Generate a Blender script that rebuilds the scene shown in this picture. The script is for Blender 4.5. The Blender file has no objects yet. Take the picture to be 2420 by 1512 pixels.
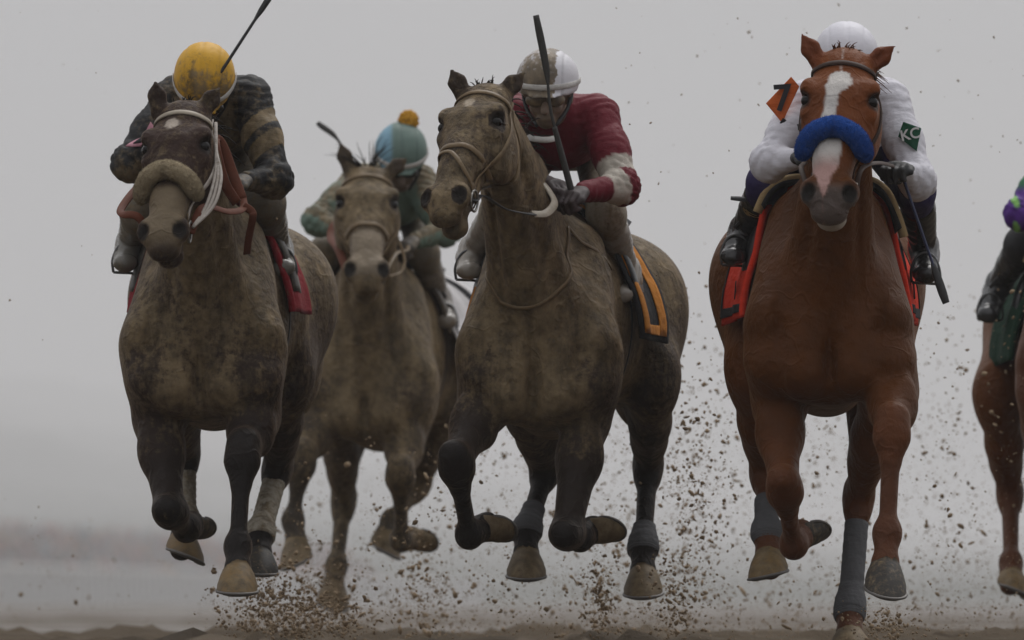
import bpy, bmesh, math, random
import numpy as np
from mathutils import Vector, Matrix

random.seed(7)
RNG = np.random.default_rng(11)
SC = bpy.context.scene
COL = SC.collection

# ------------------------------------------------------------------ camera
CAM_H = 0.172          # a remote camera lying almost on the track
HOR = 1424.5          # row of the horizon in that frame
FPX = 22400.0         # focal length in units of a 2419 px wide frame
cam_data = bpy.data.cameras.new('camera')
cam = bpy.data.objects.new('camera', cam_data)
COL.objects.link(cam)
cam.location = (0, 0, CAM_H)
cam.rotation_euler = (math.radians(90), 0, 0)
cam_data.sensor_width = 36.0
cam_data.lens = 36.0 * FPX / 2419.0
cam_data.shift_y = (HOR - 756.0) / 2419.0
cam_data.clip_start = 0.5
cam_data.clip_end = 9000
cam_data.dof.use_dof = True
cam_data.dof.focus_distance = 31.9
cam_data.dof.aperture_fstop = 5.6
SC.camera = cam

# ------------------------------------------------------------------ sky and light (overcast, mist)
world = bpy.data.worlds.new('World'); SC.world = world
world.use_nodes = True
wn, wl = world.node_tree.nodes, world.node_tree.links
for n in list(wn): wn.remove(n)
w_out = wn.new('ShaderNodeOutputWorld'); w_bg = wn.new('ShaderNodeBackground')
w_sky = wn.new('ShaderNodeTexSky'); w_sky.sky_type = 'NISHITA'; w_sky.sun_disc = False
SUN_ELEV, SUN_ROT = math.radians(56), math.radians(20)
SKY_HORIZON = 4.5
w_sky.sun_elevation = SUN_ELEV; w_sky.sun_rotation = SUN_ROT
w_sky.air_density = 1.0; w_sky.dust_density = 6.0
w_hsv = wn.new('ShaderNodeHueSaturation'); w_hsv.inputs['Saturation'].default_value = 0.10
# overcast: an even cloud deck, brighter overhead than at the horizon (1 + 2 sin h)
w_tc = wn.new('ShaderNodeTexCoord'); w_sep = wn.new('ShaderNodeSeparateXYZ'); wl.new(w_tc.outputs['Generated'], w_sep.inputs[0])
w_mr = wn.new('ShaderNodeMapRange'); wl.new(w_sep.outputs[2], w_mr.inputs['Value'])
for k_, v_ in zip(('From Min', 'From Max', 'To Min', 'To Max'), (0.0, 1.0, SKY_HORIZON, SKY_HORIZON * 2.1)): w_mr.inputs[k_].default_value = v_
w_gr = wn.new('ShaderNodeMix'); w_gr.data_type = 'RGBA'; w_gr.blend_type = 'MULTIPLY'; w_gr.inputs[0].default_value = 1.0
w_gr.inputs[6].default_value = (0.985, 0.99, 1.025, 1); wl.new(w_mr.outputs[0], w_gr.inputs[7])
w_mix = wn.new('ShaderNodeMix'); w_mix.data_type = 'RGBA'; w_mix.inputs[0].default_value = 0.85
wl.new(w_sky.outputs[0], w_hsv.inputs['Color']); wl.new(w_hsv.outputs[0], w_mix.inputs[6]); wl.new(w_gr.outputs[2], w_mix.inputs[7])
wl.new(w_mix.outputs[2], w_bg.inputs['Color']); w_bg.inputs['Strength'].default_value = 0.10
wl.new(w_bg.outputs[0], w_out.inputs['Surface'])

sun_d = bpy.data.lights.new('sun', 'SUN'); sun = bpy.data.objects.new('sun', sun_d); COL.objects.link(sun)
sun_d.energy = 1.3; sun_d.angle = math.radians(40); sun_d.color = (1.0, 0.98, 0.95)
sd_ = Vector((math.sin(SUN_ROT) * math.cos(SUN_ELEV), math.cos(SUN_ROT) * math.cos(SUN_ELEV), math.sin(SUN_ELEV)))
sun.rotation_euler = sd_.to_track_quat('Z', 'Y').to_euler()

SC.view_settings.view_transform = 'Standard'; SC.view_settings.look = 'None'
SC.view_settings.exposure = 0.0; SC.view_settings.gamma = 1.0
SC.view_settings.use_curve_mapping = False
SC.cycles.volume_bounces = 1
SC.cycles.max_bounces = 8

# ------------------------------------------------------------------ small maths
F4 = np.float32
def A(*v): return np.array(v, dtype=np.float64)
def unit(v):
    v = np.asarray(v, dtype=np.float64); return v / max(np.linalg.norm(v), 1e-9)
def spot(px, py, Y):
    """a place in the scene, metres: read off at distance Y"""
    return A((px - 1209.5) * Y / FPX, Y, CAM_H + (HOR - py) * Y / FPX)
def sstep(a, b, x):
    t = np.clip((x - a) / (b - a), 0, 1); return t * t * (3 - 2 * t)
_perm = RNG.random((64, 64, 64)).astype(F4)
def vnoise(p, scale, seed=0):
    q = np.asarray(p, dtype=F4) * F4(scale) + F4(seed * 17.31 + 100.0)
    i = np.floor(q).astype(np.int64); f = q - i; f = f * f * (3 - 2 * f)
    i0 = i & 63; i1 = (i + 1) & 63
    x0, y0, z0 = i0[..., 0], i0[..., 1], i0[..., 2]; x1, y1, z1 = i1[..., 0], i1[..., 1], i1[..., 2]
    fx, fy, fz = f[..., 0], f[..., 1], f[..., 2]
    a = _perm[x0, y0, z0] * (1 - fx) + _perm[x1, y0, z0] * fx
    b = _perm[x0, y1, z0] * (1 - fx) + _perm[x1, y1, z0] * fx
    c = _perm[x0, y0, z1] * (1 - fx) + _perm[x1, y0, z1] * fx
    d = _perm[x0, y1, z1] * (1 - fx) + _perm[x1, y1, z1] * fx
    return (a * (1 - fy) + b * fy) * (1 - fz) + (c * (1 - fy) + d * fy) * fz
def fbm(p, scale, seed=0, n=3):
    r = 0; a = 0.5; t = 0
    for k in range(n):
        r = r + a * vnoise(p, scale * 2 ** k, seed + k); t += a; a *= 0.5
    return r / t

# ------------------------------------------------------------------ soft solids (bodies are grown from tapered muscles)
class Prim:
    __slots__ = ('a', 'ax', 'L', 'sd', 'ot', 'r', 'col', 'k', 'neg', 'c', 'R', 'mud')
def EC(a, b, ra, rb, side=(1, 0, 0), col=None, k=0.03, neg=False, cap=None, mud=0.0):
    """tapered limb of elliptical section from a to b; radii are r or (along side, across side)"""
    p = Prim(); a = np.asarray(a, float); b = np.asarray(b, float)
    L = np.linalg.norm(b - a); ax = (b - a) / L if L > 1e-6 else A(0, 0, 1)
    side = np.asarray(side, float); sd = side - ax * side.dot(ax)
    if np.linalg.norm(sd) < 1e-3: sd = A(0, 1, 0) - ax * ax[1]
    sd = unit(sd); ot = np.cross(ax, sd)
    ra = (ra, ra) if np.isscalar(ra) else ra; rb = (rb, rb) if np.isscalar(rb) else rb
    ca, cb = cap if cap else (min(ra), min(rb))
    p.a, p.ax, p.L, p.sd, p.ot = a.astype(F4), ax.astype(F4), F4(L), sd.astype(F4), ot.astype(F4)
    p.r = tuple(F4(x) for x in (ra[0], rb[0], ra[1], rb[1], ca, cb))
    p.col = col; p.k = k; p.neg = neg; p.mud = mud
    p.c = ((a + b) / 2).astype(F4); p.R = L / 2 + max(ra + rb + (ca, cb))
    return p
def EL(c, r, axes=None, **kw):
    """ellipsoid, radii along the three axes (side, front, down)"""
    if axes is None: axes = (A(1, 0, 0), A(0, 1, 0), A(0, 0, 1))
    d = unit(axes[2]); c = np.asarray(c, float)
    return EC(c, c + d * 1e-4, (r[0], r[1]), (r[0], r[1]), side=axes[0], cap=(r[2], r[2]), **kw)
def pd(p, X):
    v = X - p.a
    u = v @ p.ax; s = v @ p.sd; w = v @ p.ot
    uc = np.clip(u, 0, p.L); du = u - uc; t = uc / max(p.L, F4(1e-6))
    r1 = p.r[0] + t * (p.r[1] - p.r[0]); r2 = p.r[2] + t * (p.r[3] - p.r[2]); rc = p.r[4] + t * (p.r[5] - p.r[4])
    s1 = s / r1; w1 = w / r2; d1 = du / rc
    k0 = np.sqrt(s1 * s1 + w1 * w1 + d1 * d1)
    k1 = np.sqrt((s1 / r1) ** 2 + (w1 / r2) ** 2 + (d1 / rc) ** 2)
    d = k0 * (k0 - 1) / np.maximum(k1, F4(1e-5))
    return np.where(k0 < 0.05, -np.minimum(r1, r2), d)
def smin(a, b, k):
    if k <= 0: return np.minimum(a, b)
    h = np.maximum(k - np.abs(a - b), 0) / k
    return np.minimum(a, b) - h * h * (k * 0.25)
FAR = F4(0.8)
class Solid:
    def __init__(s): s.groups = []
    def group(s, k=0.04):
        g = []; s.groups.append((g, k)); return g
    def ev(s, X, only=None):
        X = np.asarray(X, dtype=F4); D = np.full(len(X), FAR, F4)
        lo, hi = X.min(0), X.max(0); mc, mr = (lo + hi) / 2, np.linalg.norm(hi - lo) / 2 + 0.22
        for gi, (g, kj) in enumerate(s.groups):
            if only is not None and gi not in only: continue
            d = np.full(len(X), FAR, F4)
            for p in g:
                if len(X) < 4000 and np.linalg.norm(p.c - mc) > p.R + mr: continue
                q = pd(p, X)
                d = -smin(-d, q, p.k) if p.neg else smin(d, q, p.k)
            D = smin(D, d, kj)
        return D
    def grad(s, X, e=0.004, only=None):
        G = np.zeros((len(X), 3))
        for i in range(3):
            o = np.zeros(3); o[i] = e
            G[:, i] = s.ev(X + o, only) - s.ev(X - o, only)
        return G / np.maximum(np.linalg.norm(G, axis=1), 1e-9)[:, None]
    def project(s, X, off=0.0, only=None, it=6):
        X = np.array(X, dtype=np.float64)
        for _ in range(it):
            d = s.ev(X, only).astype(np.float64); n = s.grad(X, only=only)
            X = X - n * np.clip(d - off, -0.08, 0.08)[:, None]
        return X, s.grad(X, only=only)
    def tint(s, X):
        X = np.asarray(X, dtype=F4); W = np.full(len(X), 1e-9); C = np.zeros((len(X), 3)); M = np.zeros(len(X))
        for g, kj in s.groups:
            for p in g:
                if p.col is None or p.neg: continue
                idx = np.nonzero(np.linalg.norm(X - p.c, axis=1) < p.R + 0.12)[0]
                if not len(idx): continue
                w = np.exp(-np.clip(pd(p, X[idx]), -0.05, 1) / 0.012).astype(np.float64)
                W[idx] += w; C[idx] += w[:, None] * np.asarray(p.col)[None, :3]; M[idx] += w * p.mud
        return C / W[:, None], M / W
    def bounds(s, pad=0.03):
        lo = np.full(3, 1e9); hi = -lo
        for g, k in s.groups:
            for p in g:
                if p.neg: continue
                e = np.asarray([p.a, p.a + p.ax * p.L], float); r = max(p.r) + pad
                lo = np.minimum(lo, e.min(0) - r); hi = np.maximum(hi, e.max(0) + r)
        return lo, hi
    def skin(s, h, smooth=1):
        """extract the surface as quads, block by block"""
        lo, hi = s.bounds(); B = 6
        nb = np.ceil((hi - lo) / (h * B)).astype(int) + 1
        n = nb * B
        gi = np.stack(np.meshgrid(*[np.arange(k) for k in nb], indexing='ij'), -1).reshape(-1, 3)
        cen = (lo + (gi * B + (B - 1) / 2) * h).astype(F4); half = B * h * 0.87
        def run(cent, pts, hd):
            D = np.full(pts.shape[:2], FAR, F4)
            for g, kj in s.groups:
                d = None; touched = np.zeros(len(cent), bool)
                for p in g:
                    idx = np.nonzero(np.linalg.norm(cent - p.c, axis=1) < p.R + hd + 0.09)[0]
                    if not len(idx): continue
                    if d is None: d = np.full(pts.shape[:2], FAR, F4)
                    q = pd(p, pts[idx].reshape(-1, 3)).reshape(len(idx), -1)
                    d[idx] = -smin(-d[idx], q, p.k) if p.neg else smin(d[idx], q, p.k)
                    touched[idx] = True
                if d is not None:
                    t = np.nonzero(touched)[0]; D[t] = smin(D[t], d[t], kj)
            return D
        dc = run(cen, cen[:, None, :], 0.0)[:, 0]
        act = np.abs(dc) < half * 1.9
        D = np.where(dc < 0, F4(-1), F4(1)).reshape(*nb)
        D = np.repeat(np.repeat(np.repeat(D, B, 0), B, 1), B, 2)
        ai = gi[act]; o = np.stack(np.meshgrid(*[np.arange(B)] * 3, indexing='ij'), -1).reshape(-1, 3)
        vox = ai[:, None, :] * B + o[None]
        pts = (lo + vox * h).astype(F4)
        D[vox[..., 0], vox[..., 1], vox[..., 2]] = run(cen[act], pts, half)
        ins = D < 0
        c8 = [(i, j, k) for i in (0, 1) for j in (0, 1) for k in (0, 1)]
        N = np.array(D.shape) - 1
        cnt = np.zeros(N, np.int8)
        for i, j, k in c8: cnt += ins[i:i + N[0], j:j + N[1], k:k + N[2]]
        ci = np.argwhere((cnt > 0) & (cnt < 8))
        vals = {c: D[ci[:, 0] + c[0], ci[:, 1] + c[1], ci[:, 2] + c[2]] for c in c8}
        acc = np.zeros((len(ci), 3)); m = np.zeros(len(ci))
        for c in c8:
            for axx in range(3):
                if c[axx]: continue
                e = list(c); e[axx] = 1; e = tuple(e)
                v0, v1 = vals[c], vals[e]; x = (v0 < 0) != (v1 < 0)
                t = np.where(x, v0 / np.where(x, v0 - v1, 1), 0)
                q = np.tile(np.array(c, float), (len(ci), 1)); q[:, axx] = t
                acc += np.where(x[:, None], q, 0); m += x
        V = lo + (ci + acc / m[:, None]) * h
        vid = np.full(N, -1, np.int32); vid[ci[:, 0], ci[:, 1], ci[:, 2]] = np.arange(len(ci))
        quads = []
        for axx in range(3):
            s0 = [slice(None)] * 3; s1 = [slice(None)] * 3
            s0[axx] = slice(0, -1); s1[axx] = slice(1, None)
            e = np.argwhere(ins[tuple(s0)] != ins[tuple(s1)])
            b, c = [(1, 2), (2, 0), (0, 1)][axx]
            ok = (e[:, b] > 0) & (e[:, c] > 0) & (e[:, b] < N[b]) & (e[:, c] < N[c]); e = e[ok]
            def cell(db, dc_):
                q = e.copy(); q[:, b] += db; q[:, c] += dc_; return vid[q[:, 0], q[:, 1], q[:, 2]]
            q = np.stack([cell(-1, -1), cell(0, -1), cell(0, 0), cell(-1, 0)], 1)
            fl = ~ins[e[:, 0], e[:, 1], e[:, 2]]
            q[fl] = q[fl][:, ::-1]; quads.append(q)
        Q = np.concatenate(quads)
        Q = Q[(Q >= 0).all(1)]
        for _ in range(smooth):
            S = np.zeros_like(V); n_ = np.zeros(len(V))
            for i in range(4):
                n_ += 2 * np.bincount(Q[:, i], minlength=len(V))
                for j in (1, 3):
                    for k in range(3): S[:, k] += np.bincount(Q[:, i], V[Q[:, (i + j) % 4], k], len(V))
            V = V * 0.5 + 0.5 * S / np.maximum(n_, 1)[:, None]
        return V, Q

def vnormals(V, Q):
    a, b, c, d = (V[Q[:, i]] for i in range(4)); n = np.cross(c - a, d - b); N = np.zeros_like(V)
    for i in range(4):
        for k in range(3): N[:, k] += np.bincount(Q[:, i], n[:, k], len(V))
    return N / np.maximum(np.linalg.norm(N, axis=1), 1e-12)[:, None]
# ------------------------------------------------------------------ objects
def link(o, parent=None):
    COL.objects.link(o)
    if parent is not None: o.parent = parent; o.matrix_parent_inverse = Matrix.Translation(-Vector(parent.location))
    return o
def tag(o, label=None, cat=None, group=None, kind=None):
    if label: o['label'] = label
    if cat: o['category'] = cat
    if group: o['group'] = group
    if kind: o['kind'] = kind
    return o
def mesh_obj(name, V, Fc, mat, parent=None, cols=None, mud=None, smooth=True):
    me = bpy.data.meshes.new(name); V = np.asarray(V, dtype=F4)
    if isinstance(Fc, np.ndarray) and Fc.ndim == 2:
        nf, k = Fc.shape
        me.vertices.add(len(V)); me.vertices.foreach_set('co', V.ravel())
        me.loops.add(nf * k); me.loops.foreach_set('vertex_index', Fc.astype(np.int32).ravel())
        me.polygons.add(nf); me.polygons.foreach_set('loop_start', (np.arange(nf) * k).astype(np.int32))
        me.polygons.foreach_set('loop_total', np.full(nf, k, np.int32))
        me.update(calc_edges=True); me.validate()
    else:
        me.from_pydata([tuple(map(float, v)) for v in V], [], [tuple(map(int, f)) for f in Fc]); me.update()
    if smooth: me.polygons.foreach_set('use_smooth', np.ones(len(me.polygons), bool))
    if cols is not None:
        at = me.attributes.new('col', 'FLOAT_COLOR', 'POINT')
        at.data.foreach_set('color', np.concatenate([cols, np.ones((len(cols), 1))], 1).astype(F4).ravel())
    if mud is not None:
        at = me.attributes.new('mud', 'FLOAT', 'POINT'); at.data.foreach_set('value', np.asarray(mud, F4))
    me.materials.append(mat)
    return link(bpy.data.objects.new(name, me), parent)
def empty(name, loc, parent=None):
    o = bpy.data.objects.new(name, None); o.location = tuple(map(float, loc)); o.empty_display_size = 0.1
    return link(o, parent)
def curve(pts, n):
    """Catmull-Rom through the points"""
    P = np.asarray(pts, float)
    if len(P) == 2: return P[0] + (P[1] - P[0]) * np.linspace(0, 1, n)[:, None]
    Q = np.vstack([2 * P[0] - P[1], P, 2 * P[-1] - P[-2]]); out = []
    for t in np.linspace(0, len(P) - 1 - 1e-6, n):
        i = int(t); u = t - i; a, b, c, d = Q[i:i + 4]
        out.append(0.5 * (2 * b + (c - a) * u + (2 * a - 5 * b + 4 * c - d) * u * u + (3 * b - a - 3 * c + d) * u ** 3))
    return np.array(out)
def tube_mesh(P, R, seg=8, normal=None, flat=1.0):
    """tube along P; R radius or list; flat < 1 makes a strap lying across `normal`"""
    P = np.asarray(P, float); n = len(P)
    R = np.full(n, R, float) if np.isscalar(R) else np.interp(np.linspace(0, 1, n), np.linspace(0, 1, len(R)), R)
    T = np.gradient(P, axis=0); T /= np.maximum(np.linalg.norm(T, axis=1), 1e-9)[:, None]
    if normal is None: nr = np.tile(unit(np.cross(T[n // 2], A(0.31, 0.2, 0.93))), (n, 1))
    else: nr = np.broadcast_to(np.asarray(normal, float), (n, 3)).copy()
    nr = nr - T * (nr * T).sum(1)[:, None]; nr /= np.maximum(np.linalg.norm(nr, axis=1), 1e-9)[:, None]
    bi = np.cross(T, nr)
    th = np.linspace(0, 2 * np.pi, seg, endpoint=False)
    cs, sn = np.cos(th), np.sin(th)
    if flat < 1:
        cs = np.sign(cs) * np.abs(cs) ** 0.5; sn = np.sign(sn) * np.abs(sn) ** 0.5
    V = P[:, None] + R[:, None, None] * (cs[None, :, None] * bi[:, None] + flat * sn[None, :, None] * nr[:, None])
    V = V.reshape(-1, 3); Fc = []
    for i in range(n - 1):
        for j in range(seg):
            k = (j + 1) % seg; Fc.append((i * seg + j, i * seg + k, (i + 1) * seg + k, (i + 1) * seg + j))
    Fc.append(tuple(range(seg))[::-1]); Fc.append(tuple((n - 1) * seg + j for j in range(seg)))
    return V, Fc
def tube(name, pts, R, mat, parent=None, n=24, seg=8, normal=None, flat=1.0):
    V, Fc = tube_mesh(curve(pts, n), R, seg, normal, flat)
    return mesh_obj(name, V, Fc, mat, parent)
def strap(name, pts, width, thick, mat, parent, sol=None, off=0.004, n=28, only=None):
    """flat strap, laid on the surface of a solid when given"""
    P = curve(pts, n)
    if sol is not None:
        P, N = sol.project(P, off, only)
        P[1:-1] = (P[:-2] + 2 * P[1:-1] + P[2:]) / 4
        V, Fc = tube_mesh(P, width / 2, 8, N, thick / width)
    else: V, Fc = tube_mesh(P, width / 2, 8, A(0, -1, 0.2), thick / width)
    return mesh_obj(name, V, Fc, mat, parent)
def merge(parts):
    V = []; Fc = []; o = 0
    for v, f in parts:
        V.append(np.asarray(v)); Fc += [tuple(i + o for i in q) for q in f]; o += len(v)
    return np.concatenate(V), Fc
def sheet(V, nu, nv, N, thick):
    """closed thin sheet from a grid of points and normals"""
    V = np.asarray(V); top = V + N * thick; W = np.concatenate([V, top]); m = nu * nv; Fc = []
    for i in range(nu - 1):
        for j in range(nv - 1):
            a, b, c, d = i * nv + j, (i + 1) * nv + j, (i + 1) * nv + j + 1, i * nv + j + 1
            Fc += [(a, b, c, d), (m + d, m + c, m + b, m + a)]
    edge = [i * nv for i in range(nu)] + [(nu - 1) * nv + j for j in range(1, nv)] + \
           [i * nv + nv - 1 for i in range(nu - 2, -1, -1)] + [j for j in range(nv - 2, 0, -1)]
    for a, b in zip(edge, edge[1:] + edge[:1]): Fc.append((b, a, m + a, m + b))
    return W, Fc
def patch(name, corners, sol, mat, parent, nu=10, nv=10, off=0.003, thick=0.003, only=None):
    c = [np.asarray(x, float) for x in corners]
    u, v = np.meshgrid(np.linspace(0, 1, nu), np.linspace(0, 1, nv), indexing='ij'); u = u.ravel()[:, None]; v = v.ravel()[:, None]
    X = c[0] * (1 - u) * (1 - v) + c[1] * u * (1 - v) + c[2] * u * v + c[3] * (1 - u) * v
    X, N = sol.project(X, off, only)
    V, Fc = sheet(X, nu, nv, N, thick)
    return mesh_obj(name, V, Fc, mat, parent)
def flat_patch(name, corners, sol, mat, parent, nu=10, nv=10, off=0.012, thick=0.004, bend=0.15):
    c = [np.asarray(x, float) for x in corners]; cen = sum(c) / 4; cp, N = sol.project(cen[None], off); cp, N = cp[0], N[0]
    u, v = np.meshgrid(np.linspace(0, 1, nu), np.linspace(0, 1, nv), indexing='ij'); u = u.ravel()[:, None]; v = v.ravel()[:, None]
    X = c[0] * (1 - u) * (1 - v) + c[1] * u * (1 - v) + c[2] * u * v + c[3] * (1 - u) * v
    X[:, 1] = cp[1] + 2.2 * ((X[:, 0] - cp[0]) * N[0] / max(.3, -N[1]) * .25) + bend * ((X[:, 0] - cp[0]) ** 2) * 20
    V, Fc = sheet(X, nu, nv, np.tile(A(0, -1, 0), (len(X), 1)), thick)
    return mesh_obj(name, V, [f[::-1] for f in Fc], mat, parent), cp
def text(name, s, c, right, up, size, mat, parent, sol=None, off=0.006, rot=0.0):
    cu = bpy.data.curves.new('lettering', 'FONT'); cu.body = s; cu.size = size; cu.align_x = 'CENTER'; cu.align_y = 'CENTER'
    cu.offset = size * 0.02; cu.extrude = 0.0015
    ob = bpy.data.objects.new('lettering', cu); COL.objects.link(ob)
    bpy.context.view_layer.update()
    me = bpy.data.meshes.new_from_object(ob); bpy.data.objects.remove(ob)
    bm = bmesh.new(); bm.from_mesh(me); bmesh.ops.triangulate(bm, faces=bm.faces)
    bmesh.ops.subdivide_edges(bm, edges=[e for e in bm.edges if e.calc_length() > size * 0.15], cuts=2, use_grid_fill=True); bm.to_mesh(me); bm.free()
    X = np.array([v.co[:] for v in me.vertices]); r, u = unit(right), unit(up)
    cr, sr = math.cos(rot), math.sin(rot); x = X[:, 0] * cr - X[:, 1] * sr; y = X[:, 0] * sr + X[:, 1] * cr
    W = np.asarray(c) + x[:, None] * r + y[:, None] * u + X[:, 2:3] * np.cross(r, u)
    if sol is not None:
        W, N = sol.project(W, off); W = W + N * (X[:, 2] + 0.0015)[:, None]
    me.vertices.foreach_set('co', W.astype(F4).ravel()); me.update()
    me.materials.clear(); me.materials.append(mat); me.name = name
    return link(bpy.data.objects.new(name, me), parent)
# ------------------------------------------------------------------ materials
MUD = (0.168, 0.124, 0.070)
def nodes(name):
    m = bpy.data.materials.new(name); m.use_nodes = True
    nt = m.node_tree; b = nt.nodes['Principled BSDF']; return m, nt, b
def mixc(nt, fac, a, b, mode='MIX'):
    n = nt.nodes.new('ShaderNodeMix'); n.data_type = 'RGBA'; n.blend_type = mode
    for s, v in ((0, fac), (6, a), (7, b)):
        if hasattr(v, 'is_linked') or hasattr(v, 'links'): nt.links.new(v, n.inputs[s])
        elif s == 0: n.inputs[0].default_value = v
        else: n.inputs[s].default_value = (*v, 1)
    return n.outputs[2]
def noise(nt, scale, detail=4, rough=0.6, vec=None, stretch=None, coord='Object'):
    tc = nt.nodes.new('ShaderNodeTexCoord'); v = tc.outputs[coord]
    if stretch:
        mp = nt.nodes.new('ShaderNodeMapping'); mp.inputs['Scale'].default_value = stretch; nt.links.new(v, mp.inputs['Vector']); v = mp.outputs[0]
    n = nt.nodes.new('ShaderNodeTexNoise'); n.inputs['Scale'].default_value = scale
    n.inputs['Detail'].default_value = detail; n.inputs['Roughness'].default_value = rough
    nt.links.new(v, n.inputs['Vector']); return n.outputs['Fac']
def ramp(nt, x, lo, hi, a=0.0, b=1.0):
    r = nt.nodes.new('ShaderNodeMapRange'); r.interpolation_type = 'SMOOTHSTEP'
    nt.links.new(x, r.inputs['Value'])
    for k, v in zip(('From Min', 'From Max', 'To Min', 'To Max'), (lo, hi, a, b)): r.inputs[k].default_value = v
    return r.outputs[0]
def math2(nt, op, a, b):
    n = nt.nodes.new('ShaderNodeMath'); n.operation = op
    for i, v in enumerate((a, b)):
        if hasattr(v, 'links'): nt.links.new(v, n.inputs[i])
        else: n.inputs[i].default_value = v
    return n.outputs[0]
def bump(nt, b, h, strength, dist):
    n = nt.nodes.new('ShaderNodeBump'); n.inputs['Strength'].default_value = strength; n.inputs['Distance'].default_value = dist
    nt.links.new(h, n.inputs['Height']); nt.links.new(n.outputs[0], b.inputs['Normal'])
def attr(nt, name, fac=False):
    n = nt.nodes.new('ShaderNodeAttribute'); n.attribute_name = name; return n.outputs['Fac' if fac else 'Color']
def muddy(nt, base, amount, scale=38, colour=MUD):
    """splatter mud: fine spots plus larger smears; `amount` is a number or a socket 0..1"""
    sp = noise(nt, scale, 6, 0.72); big = noise(nt, 7, 3, 0.55); run = noise(nt, 26, 4, 0.6, stretch=(1, 1, 0.12))
    x = math2(nt, 'ADD', math2(nt, 'ADD', math2(nt, 'MULTIPLY', sp, 0.55), math2(nt, 'MULTIPLY', run, 0.27)), math2(nt, 'MULTIPLY', big, 0.18))
    x = math2(nt, 'ADD', x, amount)
    f = ramp(nt, x, 0.88, 1.08, 0, 0.94)
    tone = math2(nt, 'ADD', math2(nt, 'MULTIPLY', noise(nt, 22, 5, 0.65), 0.5), math2(nt, 'MULTIPLY', noise(nt, 17, 4, 0.6, stretch=(1, 1, 0.16)), 0.5)); tone = ramp(nt, tone, .32, .68)
    mc = mixc(nt, tone, tuple(c * 0.42 for c in colour), tuple(c * 1.45 for c in colour))
    return mixc(nt, f, base, mc), f
def coat(name, rough=0.52, sheen=0.15, spec=0.12):
    m, nt, b = nodes(name)
    base = attr(nt, 'col'); v = noise(nt, 11, 4, 0.6)
    base = mixc(nt, 1.0, base, mixc(nt, v, (0.62, 0.62, 0.62), (1.25, 1.25, 1.25)), 'MULTIPLY')
    c, f = muddy(nt, base, attr(nt, 'mud', True))
    nt.links.new(c, b.inputs['Base Color'])
    b.inputs['Roughness'].default_value = rough; b.inputs['Specular IOR Level'].default_value = spec
    b.inputs['Sheen Weight'].default_value = sheen; b.inputs['Sheen Roughness'].default_value = 0.35; b.inputs['Sheen Tint'].default_value = (.85, .55, .32, 1)
    vn = math2(nt, 'ABSOLUTE', math2(nt, 'SUBTRACT', noise(nt, 7.5, 2, 0.5), 0.5), 0); vein = math2(nt, 'MULTIPLY', ramp(nt, vn, 0.0, 0.035, 1, 0), 0.30)
    h = math2(nt, 'ADD', vein, math2(nt, 'MULTIPLY', noise(nt, 160, 3, 0.7, stretch=(1, 1, 0.35)), 0.35))
    h = math2(nt, 'ADD', h, math2(nt, 'ADD', math2(nt, 'ADD', noise(nt, 26, 4, 0.6), math2(nt, 'MULTIPLY', noise(nt, 6.5, 3, 0.55), 2.2)), math2(nt, 'MULTIPLY', f, 0.6)))
    bump(nt, b, h, 0.6, 0.012); return m
def cloth(name, colour=None, mud=0.0, rough=0.85, bumps=0.7, fold=9.0, weave=400):
    """woven cloth; colour None reads the printed colours of the garment"""
    m, nt, b = nodes(name)
    base = attr(nt, 'col') if colour is None else mixc(nt, noise(nt, 14), tuple(c * 0.82 for c in colour), tuple(min(1, c * 1.08) for c in colour))
    am = math2(nt, 'ADD', attr(nt, 'mud', True), mud) if colour is None else mud
    c, f = muddy(nt, base, am, 45)
    nt.links.new(c, b.inputs['Base Color']); b.inputs['Roughness'].default_value = rough
    b.inputs['Specular IOR Level'].default_value = 0.25
    h = math2(nt, 'ADD', math2(nt, 'ADD', noise(nt, fold, 3, 0.5, stretch=(1.4, 1.4, 0.7)), math2(nt, 'MULTIPLY', noise(nt, fold * 3.4, 3, 0.6, stretch=(0.5, 1, 1.6)), 0.35)), math2(nt, 'MULTIPLY', noise(nt, weave, 2), 0.06))
    bump(nt, b, h, bumps, 0.03); return m
def leather(name, colour, mud=0.0, rough=0.45):
    m, nt, b = nodes(name)
    base = mixc(nt, noise(nt, 30), tuple(c * 0.6 for c in colour), tuple(c * 1.2 for c in colour))
    c, f = muddy(nt, base, mud, 60); nt.links.new(c, b.inputs['Base Color'])
    b.inputs['Specular IOR Level'].default_value = 0.22 if rough > .4 else .5
    b.inputs['Roughness'].default_value = rough; bump(nt, b, noise(nt, 60, 4), 0.35, 0.004); return m
def plain(name, colour, rough=0.5, metal=0.0, bumps=0.0, scale=50, spec=0.5):
    m, nt, b = nodes(name)
    nt.links.new(mixc(nt, noise(nt, scale), tuple(c * 0.8 for c in colour), tuple(min(1, c * 1.15) for c in colour)), b.inputs['Base Color'])
    b.inputs['Roughness'].default_value = rough; b.inputs['Metallic'].default_value = metal; b.inputs['Specular IOR Level'].default_value = spec
    if bumps: bump(nt, b, noise(nt, scale, 4), bumps, 0.01)
    return m
M_COAT = coat('horse_coat'); M_SLEEK = coat('sleek_coat', 0.46, 0.12, 0.13); M_HELM = cloth('helmet_cover', None, 0.0, 0.5, 0.12, 14.0); M_JERSEY = cloth('silk_jersey', None, 0.0, 0.6, 0.45)
M_EYE = plain('eye', (0.006, 0.0045, 0.004), 0.12, spec=.22)
M_HOOF_T = leather('hoof_tan', (0.23, 0.145, 0.058), 0.50, 0.6); M_HOOF_D = leather('hoof_dark', (0.045, 0.04, 0.035), 0.42, 0.55)
M_HOOF_M = leather('hoof_muddy', (0.14, 0.095, 0.05), 0.52, 0.6)
M_SHOE = plain('horseshoe', (0.16, 0.15, 0.14), 0.55, 0.6)
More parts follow.
